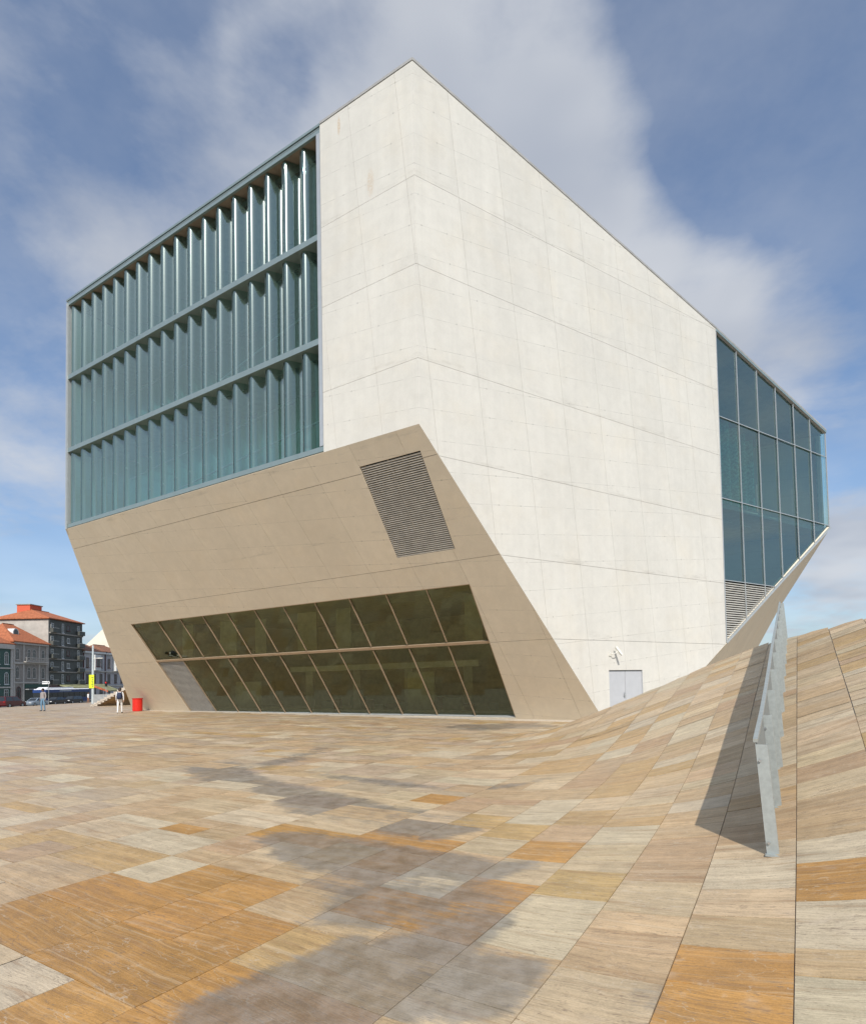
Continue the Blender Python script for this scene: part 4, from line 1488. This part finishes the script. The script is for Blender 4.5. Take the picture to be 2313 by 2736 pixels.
poly = [P + sb_ * -0.02]
for i in range(NST + 1):
    tt = i / NST
    poly.append(P + sd * (TR * NST * tt) + UPV * (RI * NST * tt) - sb_ * 0.02)
mbx = MB()
for i in range(NST):
    t0, t1 = i / NST, (i + 1) / NST
    a0, a1 = P + sd * (TR * NST * t0) - sb_ * 0.03, P + sd * (TR * NST * t1) - sb_ * 0.03
    mbx.prism([a0 + UPV * str_low(t0), a1 + UPV * str_low(t1), a1 + UPV * (RI * (i + 1) - .004), a0 + UPV * (RI * (i + 1) - .004)], sb_ * 0.05)
mbx.build('stringer', M['pale_stone'], stair)
vv, ff = [], []
nn = 18
for i in range(nn + 1):
    tt = i / nn
    e = P + sd * (TR * NST * tt)
    zt = str_low(tt)
    for j in range(9):
        s_ = j / 8
        vv.append(e + UPV * (zt * (1 - s_) - 0.03 * s_) + sb_ * (1.6 * zt * (1 - (1 - s_) ** 2.2)))
for i in range(nn):
    for j in range(8):
        ff.append((i * 9 + j, (i + 1) * 9 + j, (i + 1) * 9 + j + 1, i * 9 + j + 1))
obj('folded_side', vv, ff, M['fold_stone'], stair, smooth=True)
# sheet metal balustrade on the far side of the stair
rail = empty('stair_balustrade', P + sb_ * 8 - sd * 3.0, 'grey sheet balustrade along the far side of the stair', 'railing')
for i in range(7):
    a_, b_ = -3.4 + i * 1.15, -3.4 + (i + 1) * 1.15
    za, zb = RI / TR * max(0, a_) * .55, RI / TR * max(0, b_) * .55
    g0 = ground_z((P + sb_ * 8 + sd * a_).x, (P + sb_ * 8 + sd * a_).y)
    pa_, pb2 = P + sb_ * 8 + sd * (a_ + .01), P + sb_ * 8 + sd * (b_ - .01)
    pa_.z = pb2.z = g0
    MB().prism([pa_ + UPV * (za - .3), pb2 + UPV * (zb - .3), pb2 + UPV * (zb + 1.05), pa_ + UPV * (za + 1.05)], sb_ * 0.05).build('sheet_panel', M['grey_metal'], rail)

# ------------------------------------------------------------------ lamp post with banner
M['pole'] = simple('pale grey pole', (0.50, 0.55, 0.56), 0.5, 0.2)
M['banner'] = simple('yellow green banner', (0.62, 0.72, 0.03), 0.7)
M['print'] = simple('dark print', (0.20, 0.22, 0.05), 0.7)
lx_, ly_ = -52.0, 90.0
lz = ground_z(lx_, ly_)
lamp = empty('street_lamp', (lx_, ly_, lz), 'tall pale lamp post with a yellow green banner at the plaza edge', 'street lamp')
MB().tube([(lx_, ly_, lz), (lx_, ly_, lz + 5), (lx_, ly_, lz + 8.9)], [0.19, 0.16, 0.12], 10).build('pole', M['pole'], lamp)
MB().tube([(lx_, ly_, lz + 6.9), (lx_ + 1.0, ly_, lz + 6.95)], 0.05, 6).box((lx_ + 1.15, ly_, lz + 6.93), (0.8, 0.3, 0.12)).build('lamp_arm', M['camwhite'], lamp)
bn = MB().bx(lx_ - .46, lx_ + .32, ly_ - .24, ly_ - .21, 1.80, 3.85)
bn = bn.build('banner', M['banner'], lamp)
for i in range(6):
    z_ = 2.0 + i * 0.27
    MB().bx(lx_ + .02 - 0.10 * (i % 2), lx_ + .20, ly_ - .252, ly_ - .243, z_, z_ + 0.14).build('print_stroke', M['print'], bn)

# white direction sign
sg_x, sg_y = -69.0, 104.6
sg = empty('direction_sign', (sg_x, sg_y, -1.1), 'white direction sign with two bars and a ring above the silver car', 'sign')
MB().tube([(sg_x + .7, sg_y + .05, -1.1), (sg_x + .7, sg_y + .05, 3.25)], 0.04, 6).build('pole', M['grey_metal'], sg)
M['sign_white'] = simple('sign white', (0.85, 0.85, 0.83), 0.5)
MB().bx(sg_x - .45, sg_x + .42, sg_y, sg_y + .04, 3.02, 3.20).build('sign_bar', M['sign_white'], sg)
MB().bx(sg_x - .45, sg_x + .42, sg_y, sg_y + .04, 2.70, 2.88).build('sign_bar', M['sign_white'], sg)
rg = MB()
for k_ in range(16):
    a0, a1 = 2 * math.pi * k_ / 16, 2 * math.pi * (k_ + 1) / 16
    rg.bar((sg_x + .66 + .20 * math.cos(a0), sg_y + .02, 2.95 + .20 * math.sin(a0)), (sg_x + .66 + .20 * math.cos(a1), sg_y + .02, 2.95 + .20 * math.sin(a1)), 0.12, 0.04, (0, -1, 0))
rg.build('ring', M['sign_white'], sg)

# traffic light
tl_x, tl_y = -63.3, 114.0
tl = empty('traffic_light', (tl_x, tl_y, -1.0), 'traffic light showing red beside the shop awning', 'traffic light')
MB().tube([(tl_x, tl_y, -1.0), (tl_x, tl_y, 3.0)], 0.06, 6).build('pole', M['grey_metal'], tl)
MB().bx(tl_x - .18, tl_x + .18, tl_y - .12, tl_y + .12, 2.1, 3.1).build('signal_head', M['black'], tl)
m, t, out = new_mat('red lamp')
em = t.add('ShaderNodeEmission', {'Color': (1.0, 0.05, 0.05), 'Strength': 0.9})
t.l.new(em.outputs[0], out.inputs[0])
MB().tube([(tl_x, tl_y - .12, 2.85), (tl_x, tl_y - .16, 2.85)], 0.15, 10).build('red_lens', m, tl)

# ------------------------------------------------------------------ vehicles
M['tyre'] = simple('tyre', (0.02, 0.02, 0.02), 0.9)
M['rim'] = simple('wheel rim', (0.45, 0.45, 0.46), 0.35, 0.7)
M['car_glass'] = simple('car glass', (0.02, 0.025, 0.03), 0.08, 0, 0.02, spec=0.7)
M['car_red'] = simple('dark red paint', (0.10, 0.012, 0.014), 0.25, 0.1, 0.03, spec=0.6)
M['car_silver'] = simple('silver blue paint', (0.38, 0.44, 0.50), 0.28, 0.5, 0.03)
M['car_black'] = simple('black paint', (0.012, 0.013, 0.016), 0.22, 0.1, 0.03, spec=0.6)
M['bus_blue'] = simple('dark blue paint', (0.02, 0.05, 0.17), 0.3, 0, 0.03)
M['bus_white'] = simple('bus white', (0.80, 0.80, 0.80), 0.35, 0, 0.03)
M['lamp_red'] = simple('tail lamp', (0.35, 0.01, 0.01), 0.2)
M['lamp_white'] = simple('head lamp', (0.75, 0.75, 0.72), 0.15)
ROADZ = -1.12


def wheel(x, y, z, r, wd, parent):
    t_ = MB().tube([(x - wd / 2, y, z), (x + wd / 2, y, z)], r, 18).build('wheel', M['tyre'], parent)
    MB().tube([(x - wd / 2 - .012, y, z), (x + wd / 2 + .012, y, z)], r * 0.62, 12).build('rim', M['rim'], t_)


def car(name, label, x, y0, L, Wd, Hh, paint, prof, cabin, nose_far=True):
    """runs along +y from y0; prof: lower body side outline, cabin: glasshouse outline (fractions of L and H)"""
    r = empty(name, (x, y0 + L / 2, ROADZ), label, 'car' if 'van' not in name else 'van', 'vehicles on the street')
    yy = (lambda f: y0 + L * f) if nose_far else (lambda f: y0 + L * (1 - f))
    n = len(prof)
    # body loft: three slices across, the outer ones pulled in a little
    vv, ff = [], []
    for (sx, sc_) in ((-1, 0.965), (-0.90, 1.0), (0.90, 1.0), (1, 0.965)):
        for (f, g_) in prof:
            cy = 0.5 + (f - 0.5) * (sc_ if abs(sx) == 1 else 1)
            zz_ = 0.5 + (g_ - 0.5) * (0.96 if abs(sx) == 1 else 1)
            vv.append((x + sx * Wd / 2, yy(cy), ROADZ + Hh * zz_))
    for a_ in range(3):
        for i in range(n):
            j = (i + 1) % n
            ff.append((a_ * n + i, a_ * n + j, (a_ + 1) * n + j, (a_ + 1) * n + i))
    ff += [tuple(range(n)), tuple(range(4 * n - 1, 3 * n - 1, -1))]
    body = obj('body', vv, ff, paint, r)
    # cabin: tapered
    m_ = len(cabin)
    vv, ff = [], []
    for sx in (-1, 1):
        for (f, g_) in cabin:
            tap = 0.93 if g_ < 0.75 else 0.74
            vv.append((x + sx * Wd / 2 * tap, yy(f), ROADZ + Hh * g_))
    for i in range(m_):
        j = (i + 1) % m_
        ff.append((i, j, m_ + j, m_ + i))
    ff += [tuple(range(m_)), tuple(range(2 * m_ - 1, m_ - 1, -1))]
    obj('cabin', vv, ff, paint, r)
    # windows: side sheets and screens just proud of the cabin
    def inner(q, k_):
        cy = sum(p[0] for p in q) / len(q); cz = sum(p[1] for p in q) / len(q)
        return [(cy + (p[0] - cy) * k_, cz + (p[1] - cz) * k_) for p in q]
    lo = [p for p in cabin if p[1] < 0.75]
    hi = [p for p in cabin if p[1] >= 0.75]
    fa, fb = lo[0][0], lo[-1][0]
    ha, hb_ = hi[0][0], hi[-1][0]
    z0_, z1_ = lo[0][1], hi[0][1]
    for sx in (-1, 1):
        for part_ in (0, 1):
            u0_, u1_ = (0.06, 0.49) if part_ == 0 else (0.53, 0.94)
            q = []
            for (uu, hh) in ((u0_, 0.10), (u1_, 0.10), (u1_, 0.88), (u0_, 0.88)):
                l_ = fa + (fb - fa) * uu
                h2 = ha + (hb_ - ha) * uu
                f = l_ + (h2 - l_) * hh
                tap = 0.93 + (0.74 - 0.93) * hh
                q.append((x + sx * (Wd / 2 * tap + 0.012), yy(f), ROADZ + Hh * (z0_ + (z1_ - z0_) * hh)))
            obj('side_window', q, [(0, 1, 2, 3)], M['car_glass'], r)
    for (l_, h2, sgn) in ((fa, ha, -1), (fb, hb_, 1)):
        q = []
        for (sx, hh) in ((-.86, .12), (.86, .12), (.80, .9), (-.80, .9)):
            tap = 0.93 + (0.74 - 0.93) * hh
            f = l_ + (h2 - l_) * hh + sgn * 0.004
            q.append((x + sx * Wd / 2 * tap, yy(f), ROADZ + Hh * (z0_ + (z1_ - z0_) * hh) + 0.012))
        obj('windscreen', q, [(0, 1, 2, 3)], M['car_glass'], r)
    wr = 0.31 if Hh < 1.6 else 0.34
    for f in (0.19, 0.80):
        for sx in (-1, 1):
            wheel(x + sx * (Wd / 2 - 0.10), yy(f), ROADZ + wr, wr, 0.22, r)
    for sx in (-1, 1):
        y_r, y_f = yy(prof[0][0]), yy(1.0)
        sg_ = -1 if nose_far else 1
        MB().box((x + sx * Wd * 0.37, yy(0.0) + sg_ * 0.01, ROADZ + Hh * 0.52), (0.28, 0.06, 0.16)).build('tail_light', M['lamp_red'], r)
        MB().box((x + sx * Wd * 0.36, yy(1.0) - sg_ * 0.01, ROADZ + Hh * 0.45), (0.32, 0.06, 0.14)).build('headlight', M['lamp_white'], r)
    return r


sedan = [(0.0, .30), (0.0, .56), (.03, .62), (.20, .64), (.68, .62), (.95, .52), (1.0, .44), (1.0, .22), (.97, .16), (.03, .16)]
sedan_c = [(.12, .62), (.25, .985), (.55, .995), (.74, .61)]
sedan_c = [(.12, .62), (.26, .99), (.55, .99), (.74, .61)]
van_b = [(0.0, .24), (0.0, .55), (.02, .58), (.72, .57), (.93, .50), (1.0, .40), (1.0, .18), (.97, .13), (.03, .13)]
van_c = [(.01, .56), (.05, .99), (.60, .99), (.80, .55)]
car('parked_van', 'dark red van at the left edge of the street', -70.0, 95.2, 4.9, 1.85, 1.85, M['car_red'], van_b, van_c)
car('silver_car', 'silver blue saloon car behind the dark red van', -70.0, 101.4, 4.5, 1.75, 1.42, M['car_silver'], sedan, sedan_c, False)
car('black_car', 'black saloon car following the silver car', -70.2, 107.2, 4.5, 1.76, 1.44, M['car_black'], sedan, sedan_c, False)
car('black_car', 'black hatchback next to the grey stair balustrade', -70.4, 112.8, 4.2, 1.76, 1.50, M['car_black'], van_b, van_c, False)

# articulated look city bus
bxx, b0y, bL, bW, bH = -75.3, 112.6, 14.4, 2.5, 2.95
bus = empty('city_bus', (bxx, b0y + bL / 2, ROADZ), 'dark blue city bus with white roof behind the parked cars', 'bus', 'vehicles on the street')
MB().bx(bxx - bW / 2, bxx + bW / 2, b0y, b0y + bL, ROADZ + .30, ROADZ + 1.15).build('body', M['bus_blue'], bus)
MB().bx(bxx - bW / 2 + .02, bxx + bW / 2 - .02, b0y + .05, b0y + bL - .05, ROADZ + 1.15, ROADZ + 2.25).build('window_band', M['car_glass'], bus)
for i in range(9):
    y_ = b0y + .1 + i * (bL - .25) / 8
    MB().bx(bxx - bW / 2 + .005, bxx + bW / 2 - .005, y_, y_ + .09, ROADZ + 1.15, ROADZ + 2.25).build('window_pillar', M['black'], bus)
MB().bx(bxx - bW / 2, bxx + bW / 2, b0y, b0y + bL, ROADZ + 2.25, ROADZ + 2.82).build('upper_panel', M['bus_blue'], bus)
MB().bx(bxx + bW / 2, bxx + bW / 2 + .01, b0y + 4.2, b0y + 8.0, ROADZ + 2.47, ROADZ + 2.60).build('stripe', M['alu_light'], bus)
MB().prism([(bxx - 1.2, b0y + .1, ROADZ + 2.82), (bxx + 1.2, b0y + .1, ROADZ + 2.82), (bxx + 1.0, b0y + .1, ROADZ + 2.98), (bxx - 1.0, b0y + .1, ROADZ + 2.98)], (0, bL - .2, 0)).build('roof', M['bus_white'], bus)
MB().prism([(bxx + 0.95, b0y + .5, ROADZ + 2.98), (bxx + 0.95, b0y + 1.3, ROADZ + 3.30), (bxx + .95, b0y + 9.0, ROADZ + 3.30), (bxx + .95, b0y + 9.2, ROADZ + 2.98)], (-1.9, 0, 0)).build('roof_unit', M['bus_white'], bus)
for y_ in (2.5, 8.6, 11.6):
    for sx in (-1, 1):
        wheel(bxx + sx * (bW / 2 - .13), b0y + y_, ROADZ + .46, .46, .28, bus)
MB().bx(bxx - 1.05, bxx + 1.05, b0y - .02, b0y, ROADZ + 1.0, ROADZ + 2.2).build('rear_window', M['car_glass'], bus)


# ------------------------------------------------------------------ row of houses across the street
M['ren_dark'] = simple('dark grey tile facade', (0.085, 0.088, 0.078), 0.6, 0, 0.2, 1.2)
M['ren_pale'] = simple('pale grey render', (0.42, 0.39, 0.35), 0.9, 0, 0.15, 0.6)
M['ren_white'] = simple('cream white render', (0.74, 0.69, 0.58), 0.9, 0, 0.05, 0.6)
M['granite'] = simple('granite facade', (0.30, 0.27, 0.24), 0.85, 0, 0.2, 1.5)
M['green_tile'] = simple('dark green tile facade', (0.025, 0.075, 0.06), 0.4, 0, 0.2, 3.0)
M['ren_grey'] = simple('lilac grey render', (0.43, 0.42, 0.43), 0.9, 0, 0.12, 0.8)
M['roof_tile'] = simple('orange clay tiles', (0.36, 0.12, 0.055), 0.85, 0, 0.3, 2.5)
M['roof_brown'] = simple('brown clay tiles', (0.22, 0.10, 0.06), 0.85, 0, 0.3, 2.5)
M['red_render'] = simple('salmon red render', (0.58, 0.12, 0.065), 0.9, 0, 0.06)
M['trim'] = simple('pale stone trim', (0.48, 0.45, 0.41), 0.85)
M['frame_white'] = simple('white window frame', (0.62, 0.62, 0.60), 0.6)
M['frame_red'] = simple('dark red window frame', (0.10, 0.03, 0.03), 0.6)
M['pane'] = simple('dark window pane', (0.03, 0.035, 0.04), 0.08, 0, 0.05, spec=0.6)
M['shop'] = simple('dark shopfront', (0.03, 0.04, 0.036), 0.3)
M['shop_green'] = simple('dark green fascia', (0.015, 0.06, 0.045), 0.5)
M['awning'] = simple('green brown awning', (0.22, 0.22, 0.12), 0.9, 0, 0.5, 0.6)
M['awning_red'] = simple('orange red awning', (0.42, 0.12, 0.06), 0.9, 0, 0.3, 1.0)
FX, PZ = -91.5, -0.98
wcache = {}


def window(parent, y, z, wd, ht, frame, arch=False, x=FX, wbar=0.10):
    """window facing +x; y centre, z sill"""
    key = (wd, ht, frame.name, arch)
    if key not in wcache:
        pts = [(-wd / 2, 0), (wd / 2, 0)]
        if arch:
            pts += [(wd / 2 * math.cos(a), ht - wd / 2 + wd / 2 * math.sin(a)) for a in [math.pi * i / 8 for i in range(9)]]
        else:
            pts += [(wd / 2, ht), (-wd / 2, ht)]
        cy, cz = 0, ht / 2
        f_ = MB()
        n = len(pts)
        ip = [(p[0] * (1 - 2 * wbar / wd), cz + (p[1] - cz) * (1 - 2 * wbar / ht)) for p in pts]
        vs = [Vector((0.07, p[0], p[1])) for p in pts] + [Vector((0.07, p[0], p[1])) for p in ip] + \
             [Vector((-0.05, p[0], p[1])) for p in pts] + [Vector((-0.05, p[0], p[1])) for p in ip]
        fs = []
        for i in range(n):
            j = (i + 1) % n
            fs += [(i, j, n + j, n + i), (2 * n + i, 3 * n + i, 3 * n + j, 2 * n + j), (i, 2 * n + i, 2 * n + j, j), (n + i, n + j, 3 * n + j, 3 * n + i)]
        f_.raw(vs, fs)
        f_.box((0.045, 0, ht / 2), (0.03, 0.05, ht - 2 * wbar))
        if ht > 1.6:
            f_.box((0.045, 0, ht * 0.68), (0.032, wd - 2 * wbar, 0.05))
        f_.box((0.11, 0, -0.06), (0.16, wd + 0.24, 0.12))
        fm = mk_mesh('window', f_.v, f_.f, frame)
        fix_normals(fm)
        pm_ = mk_mesh('pane', [Vector((0.025, p[0], p[1])) for p in ip], [tuple(range(n))], M['pane'])
        aim(pm_, (1, 0, 0))
        wcache[key] = (fm, pm_)
    fm, pm_ = wcache[key]
    o = inst('window', fm, parent, (x, y, z))
    inst('pane', pm_, o, (x, y, z))
    return o


def slab(parent, name, y0, y1, z0, z1, out, mat, x=FX):
    return MB().bx(x - 0.05, x + out, y0, y1, z0, z1).build(name, mat, parent)


def hip_roof(parent, x0, x1, y0, y1, ze, zr, mat, over=0.5, hip=2.5):
    x0 -= over; x1 += over; y0 -= over; y1 += over
    xm = (x0 + x1) / 2
    r = obj('roof', [(x0, y0, ze), (x1, y0, ze), (x1, y1, ze), (x0, y1, ze), (xm, y0 + hip, zr), (xm, y1 - hip, zr),
                     (x0, y0, ze - .22), (x1, y0, ze - .22), (x1, y1, ze - .22), (x0, y1, ze - .22)],
            [(0, 1, 4), (1, 2, 5, 4), (2, 3, 5), (3, 0, 4, 5), (6, 9, 8, 7), (0, 6, 7, 1), (1, 7, 8, 2), (2, 8, 9, 3), (3, 9, 6, 0)], mat, parent)
    rt_ = MB().bar((xm, y0 + hip, zr + .05), (xm, y1 - hip, zr + .05), .25, .15, (0, 0, 1))
    rt_.build('ridge', mat, r)
    return r


# apartment block
ab = empty('apartment_block', (FX, 146.8, PZ), 'dark grey apartment block with orange tile roof and red rooftop box', 'apartment block')
MB().bx(-104.5, FX, 140.2, 153.5, PZ, 18.55).build('wall', M['ren_dark'], ab)
MB().bx(-104.6, FX + .02, 139.9, 140.2, PZ, 18.5).build('party_wall', M['ren_pale'], ab)
rf = hip_roof(ab, -104.5, FX, 139.9, 153.5, 18.85, 21.4, M['roof_tile'], 0.5, 4.0)
MB().bx(-101.2, -98.0, 143.0, 147.3, 19.0, 22.5).build('rooftop_box', M['red_render'], rf)
MB().bx(-101.4, -97.8, 142.8, 147.5, 22.5, 22.7).build('box_cap', M['granite'], rf)
for fl in range(5):
    z = 3.0 + fl * 3.13
    slab(ab, 'floor_band', 140.2, 153.4, z - .35, z - .05, .35, M['granite'])
    for y0_, y1_ in ((140.4, 142.6), (150.9, 153.3)):
        bl_ = slab(ab, 'balcony', y0_, y1_, z - .05, z + .95, .9, M['ren_dark'])
        MB().bx(FX + .9, FX + .95, y0_, y1_, z + .95, z + 1.02).build('handrail', M['frame_white'], bl_)
    window(ab, 141.3, z + .1, 1.0, 2.1, M['frame_white'])
    window(ab, 145.4, z + .1, 0.8, 2.3, M['frame_white'])
    window(ab, 147.6, z + .8, 1.1, 1.3, M['frame_white'] if fl % 2 else M['frame_red'])
    window(ab, 151.8, z + .1, 0.9, 2.3, M['frame_white'])
slab(ab, 'shopfront', 140.6, 153.2, PZ + .1, 2.3, .12, M['shop'])
slab(ab, 'shop_fascia', 140.4, 153.3, 2.3, 2.65, .25, M['frame_red'])

# old house with dormer
dh = empty('granite_house', (FX, 133, PZ), 'old granite house with arched windows and a rounded roof dormer', 'house')
MB().bx(-102, FX, 128.2, 139.5, PZ, 12.3).build('wall', M['granite'], dh)
rf = hip_roof(dh, -102, FX, 128.2, 139.5, 12.5, 16.8, M['roof_tile'], 0.6, 4.5)
dm = MB()
pts = [(-0.95, 0), (0.95, 0)] + [(0.95 * math.cos(a), 1.2 + 0.95 * math.sin(a)) for a in [math.pi * i / 8 for i in range(9)]]
dm.prism([(-93.3, 131.6 + p[0], 13.4 + p[1]) for p in pts], (-3.6, 0, 0))
dmo = dm.build('dormer', M['frame_white'], rf)
window(dmo, 131.6, 13.6, 1.3, 1.7, M['frame_white'], True, -93.27) if False else obj('dormer_pane', [(-93.26, 131.6 + p[0] * .7, 13.65 + p[1] * .8) for p in pts], [tuple(range(len(pts)))], M['pane'], dmo)
slab(dh, 'cornice', 128.1, 139.5, 11.9, 12.3, .45, M['trim'])
slab(dh, 'floor_band', 128.2, 139.5, 7.5, 7.9, .30, M['trim'])
slab(dh, 'floor_band', 128.2, 139.5, 3.2, 3.5, .22, M['trim'])
for y_ in (129.5, 133.2, 135.0, 138.0):
    window(dh, y_, 8.4, 1.15, 2.6, M['trim'], True)
    window(dh, y_, 4.3, 1.15, 2.6, M['trim'], True)
for y_ in (128.4, 131.4, 136.6, 139.3):
    slab(dh, 'pilaster', y_ - .2, y_ + .2, PZ + .1, 11.9, .18, M['trim'])
bal = slab(dh, 'balcony', 131.0, 138.8, 7.9, 8.1, 1.0, M['trim'])
for i in range(20):
    MB().bx(FX + .9, FX + .96, 131.1 + i * .4, 131.2 + i * .4, 8.1, 8.9).build('baluster', M['trim'], bal)
MB().bx(FX + .86, FX + 1.0, 131.0, 138.8, 8.9, 9.02).build('handrail', M['trim'], bal)
slab(dh, 'shopfront', 132.0, 139.3, PZ + .1, 2.2, .10, M['shop'])
slab(dh, 'shop_fascia', 131.8, 139.4, 2.2, 3.0, .30, M['shop_green'])
slab(dh, 'shop_awning', 131.9, 139.3, 1.75, 1.95, 1.0, M['grey_metal'])
window(dh, 130.0, PZ + .2, 1.3, 3.3, M['frame_red'], True)

# green tiled house at the left edge
gh = empty('green_tiled_house', (FX, 120, PZ), 'house faced in dark green tiles with white arched windows at the left edge', 'house')
MB().bx(-101, FX, 112.5, 128.0, PZ, 10.9).build('wall', M['green_tile'], gh)
hip_roof(gh, -101, FX, 112.5, 128.0, 11.8, 15.0, M['roof_tile'], 0.5, 4.0)
slab(gh, 'cornice', 112.4, 128.0, 10.6, 11.6, .5, M['trim'])
slab(gh, 'floor_band', 112.5, 128.0, 6.3, 6.6, .3, M['trim'])
slab(gh, 'floor_band', 112.5, 128.0, 2.2, 2.5, .25, M['trim'])
for y_ in (114, 117.3, 120.6, 123.6, 126.2):
    window(gh, y_, 7.3, 1.2, 2.7, M['frame_white'], True)
    window(gh, y_, 3.0, 1.2, 2.6, M['frame_white'], True)
    window(gh, y_, PZ + .9, 1.2, 2.0, M['frame_white'])
slab(gh, 'corner_pier', 127.4, 128.1, PZ, 10.6, .16, M['trim'])

# two terraced houses
for n_, (y0_, y1_, lab) in enumerate(((154.0, 164.0, 'lilac grey terraced house right of the dark apartment block'), (164.2, 175.0, 'lilac grey terraced house against the white gable, farther down the row'))):
    th_ = empty('terraced_house', (FX, (y0_ + y1_) / 2, PZ), lab, 'house', 'terraced houses')
    MB().bx(-101, FX, y0_, y1_, PZ, 11.4).build('wall', M['ren_grey'], th_)
    hip_roof(th_, -101, FX, y0_, y1_, 11.9, 14.2, M['roof_brown'], 0.5, 3.0)
    slab(th_, 'cornice', y0_, y1_, 11.2, 11.7, .5, M['frame_white'])
    slab(th_, 'floor_band', y0_, y1_, 6.2, 6.55, .4, M['trim'])
    slab(th_, 'floor_band', y0_, y1_, 2.3, 2.6, .3, M['trim'])
    wdt_ = y1_ - y0_
    for k_ in range(3):
        yc = y0_ + wdt_ * (0.18 + 0.32 * k_)
        window(th_, yc, 3.2, 1.3, 2.5, M['frame_red'])
        if k_ != 1:
            window(th_, yc, 7.4, 1.2, 2.6, M['frame_red'])
    oriel = slab(th_, 'oriel', y0_ + wdt_ * .36, y0_ + wdt_ * .64, 6.6, 10.8, 1.1, M['frame_white'])
    window(oriel, y0_ + wdt_ * .5, 7.6, 2.0, 2.4, M['frame_red'], x=FX + 1.1)
    slab(th_, 'downpipe', y0_ - .02, y0_ + .22, PZ, 11.2, .14, M['frame_red'])
    for k_ in range(3):
        yc = y0_ + wdt_ * (0.18 + 0.32 * k_)
        window(th_, yc, PZ + .2, 1.7, 2.6, M['trim'])

# white gable beyond
wg = empty('white_gable_house', (FX - 6, 185, PZ), 'tall cream house showing its blank gable above the terraced houses', 'house')
gp = [(-105.5, 177.5, PZ), (FX, 177.5, PZ), (FX, 177.5, 13.2), (-97.6, 177.5, 20.4), (-98.8, 177.5, 20.4), (-105.5, 177.5, 14.2)]
MB().prism(gp, (0, 20, 0)).build('wall', M['ren_white'], wg)
MB().raw([(FX + .4, 177.8, 13.1), (-97.6, 177.8, 20.5), (-97.6, 197.5, 20.5), (FX + .4, 197.5, 13.1), (FX + .4, 177.8, 12.9), (-97.6, 177.8, 20.2), (-97.6, 197.5, 20.2), (FX + .4, 197.5, 12.9)],
         [(0, 1, 2, 3), (4, 7, 6, 5), (0, 4, 5, 1), (3, 2, 6, 7), (0, 3, 7, 4), (1, 5, 6, 2)]).build('roof', M['roof_tile'], wg)
MB().raw([(-105.9, 178.2, 14.0), (-98.8, 178.2, 20.5), (-98.8, 197.5, 20.5), (-105.9, 197.5, 14.0), (-105.9, 178.2, 13.8), (-98.8, 178.2, 20.2), (-98.8, 197.5, 20.2), (-105.9, 197.5, 13.8)],
         [(0, 1, 2, 3), (4, 7, 6, 5), (0, 4, 5, 1), (3, 2, 6, 7), (0, 3, 7, 4), (1, 5, 6, 2)]).build('roof', M['roof_tile'], wg)
for y_ in (180, 183.5, 187):
    for z_ in (3.2, 7.4):
        window(wg, y_, z_, 1.3, 2.5, M['frame_white'])

# awnings on the pavement
aw = empty('shop_awning', (-89, 147, PZ), 'long drab awning over the shops behind the bus', 'awning')
MB().prism([(FX + .1, 143, 3.0), (-87.5, 143, 2.0), (-87.5, 143, 1.75), (FX + .1, 143, 2.75)], (0, 13.5, 0)).build('canvas', M['awning'], aw)
for y_ in (143.2, 149.8, 156.3):
    MB().tube([(-87.6, y_, PZ), (-87.6, y_, 1.9)], .05, 6).build('pole', M['grey_metal'], aw)
aw2 = empty('shop_awning', (-80, 150, PZ), 'green awning with orange red edge left of the traffic light', 'awning')
q0 = -86.5
MB().prism([(q0, 148.5, 2.9), (q0 + 4.5, 148.5, 1.2), (q0 + 4.5, 148.5, .95), (q0, 148.5, 2.65)], (0, 6.0, 0)).build('canvas', M['awning'], aw2)
MB().prism([(q0, 148.3, 2.95), (q0 + 4.6, 148.3, 1.22), (q0 + 4.6, 148.3, .75), (q0, 148.3, 2.5)], (0, .19, 0)).build('valance', M['awning_red'], aw2)
for y_ in (148.7, 154.2):
    MB().tube([(q0 + 4.4, y_, PZ), (q0 + 4.4, y_, 1.1)], .05, 6).build('pole', M['grey_metal'], aw2)
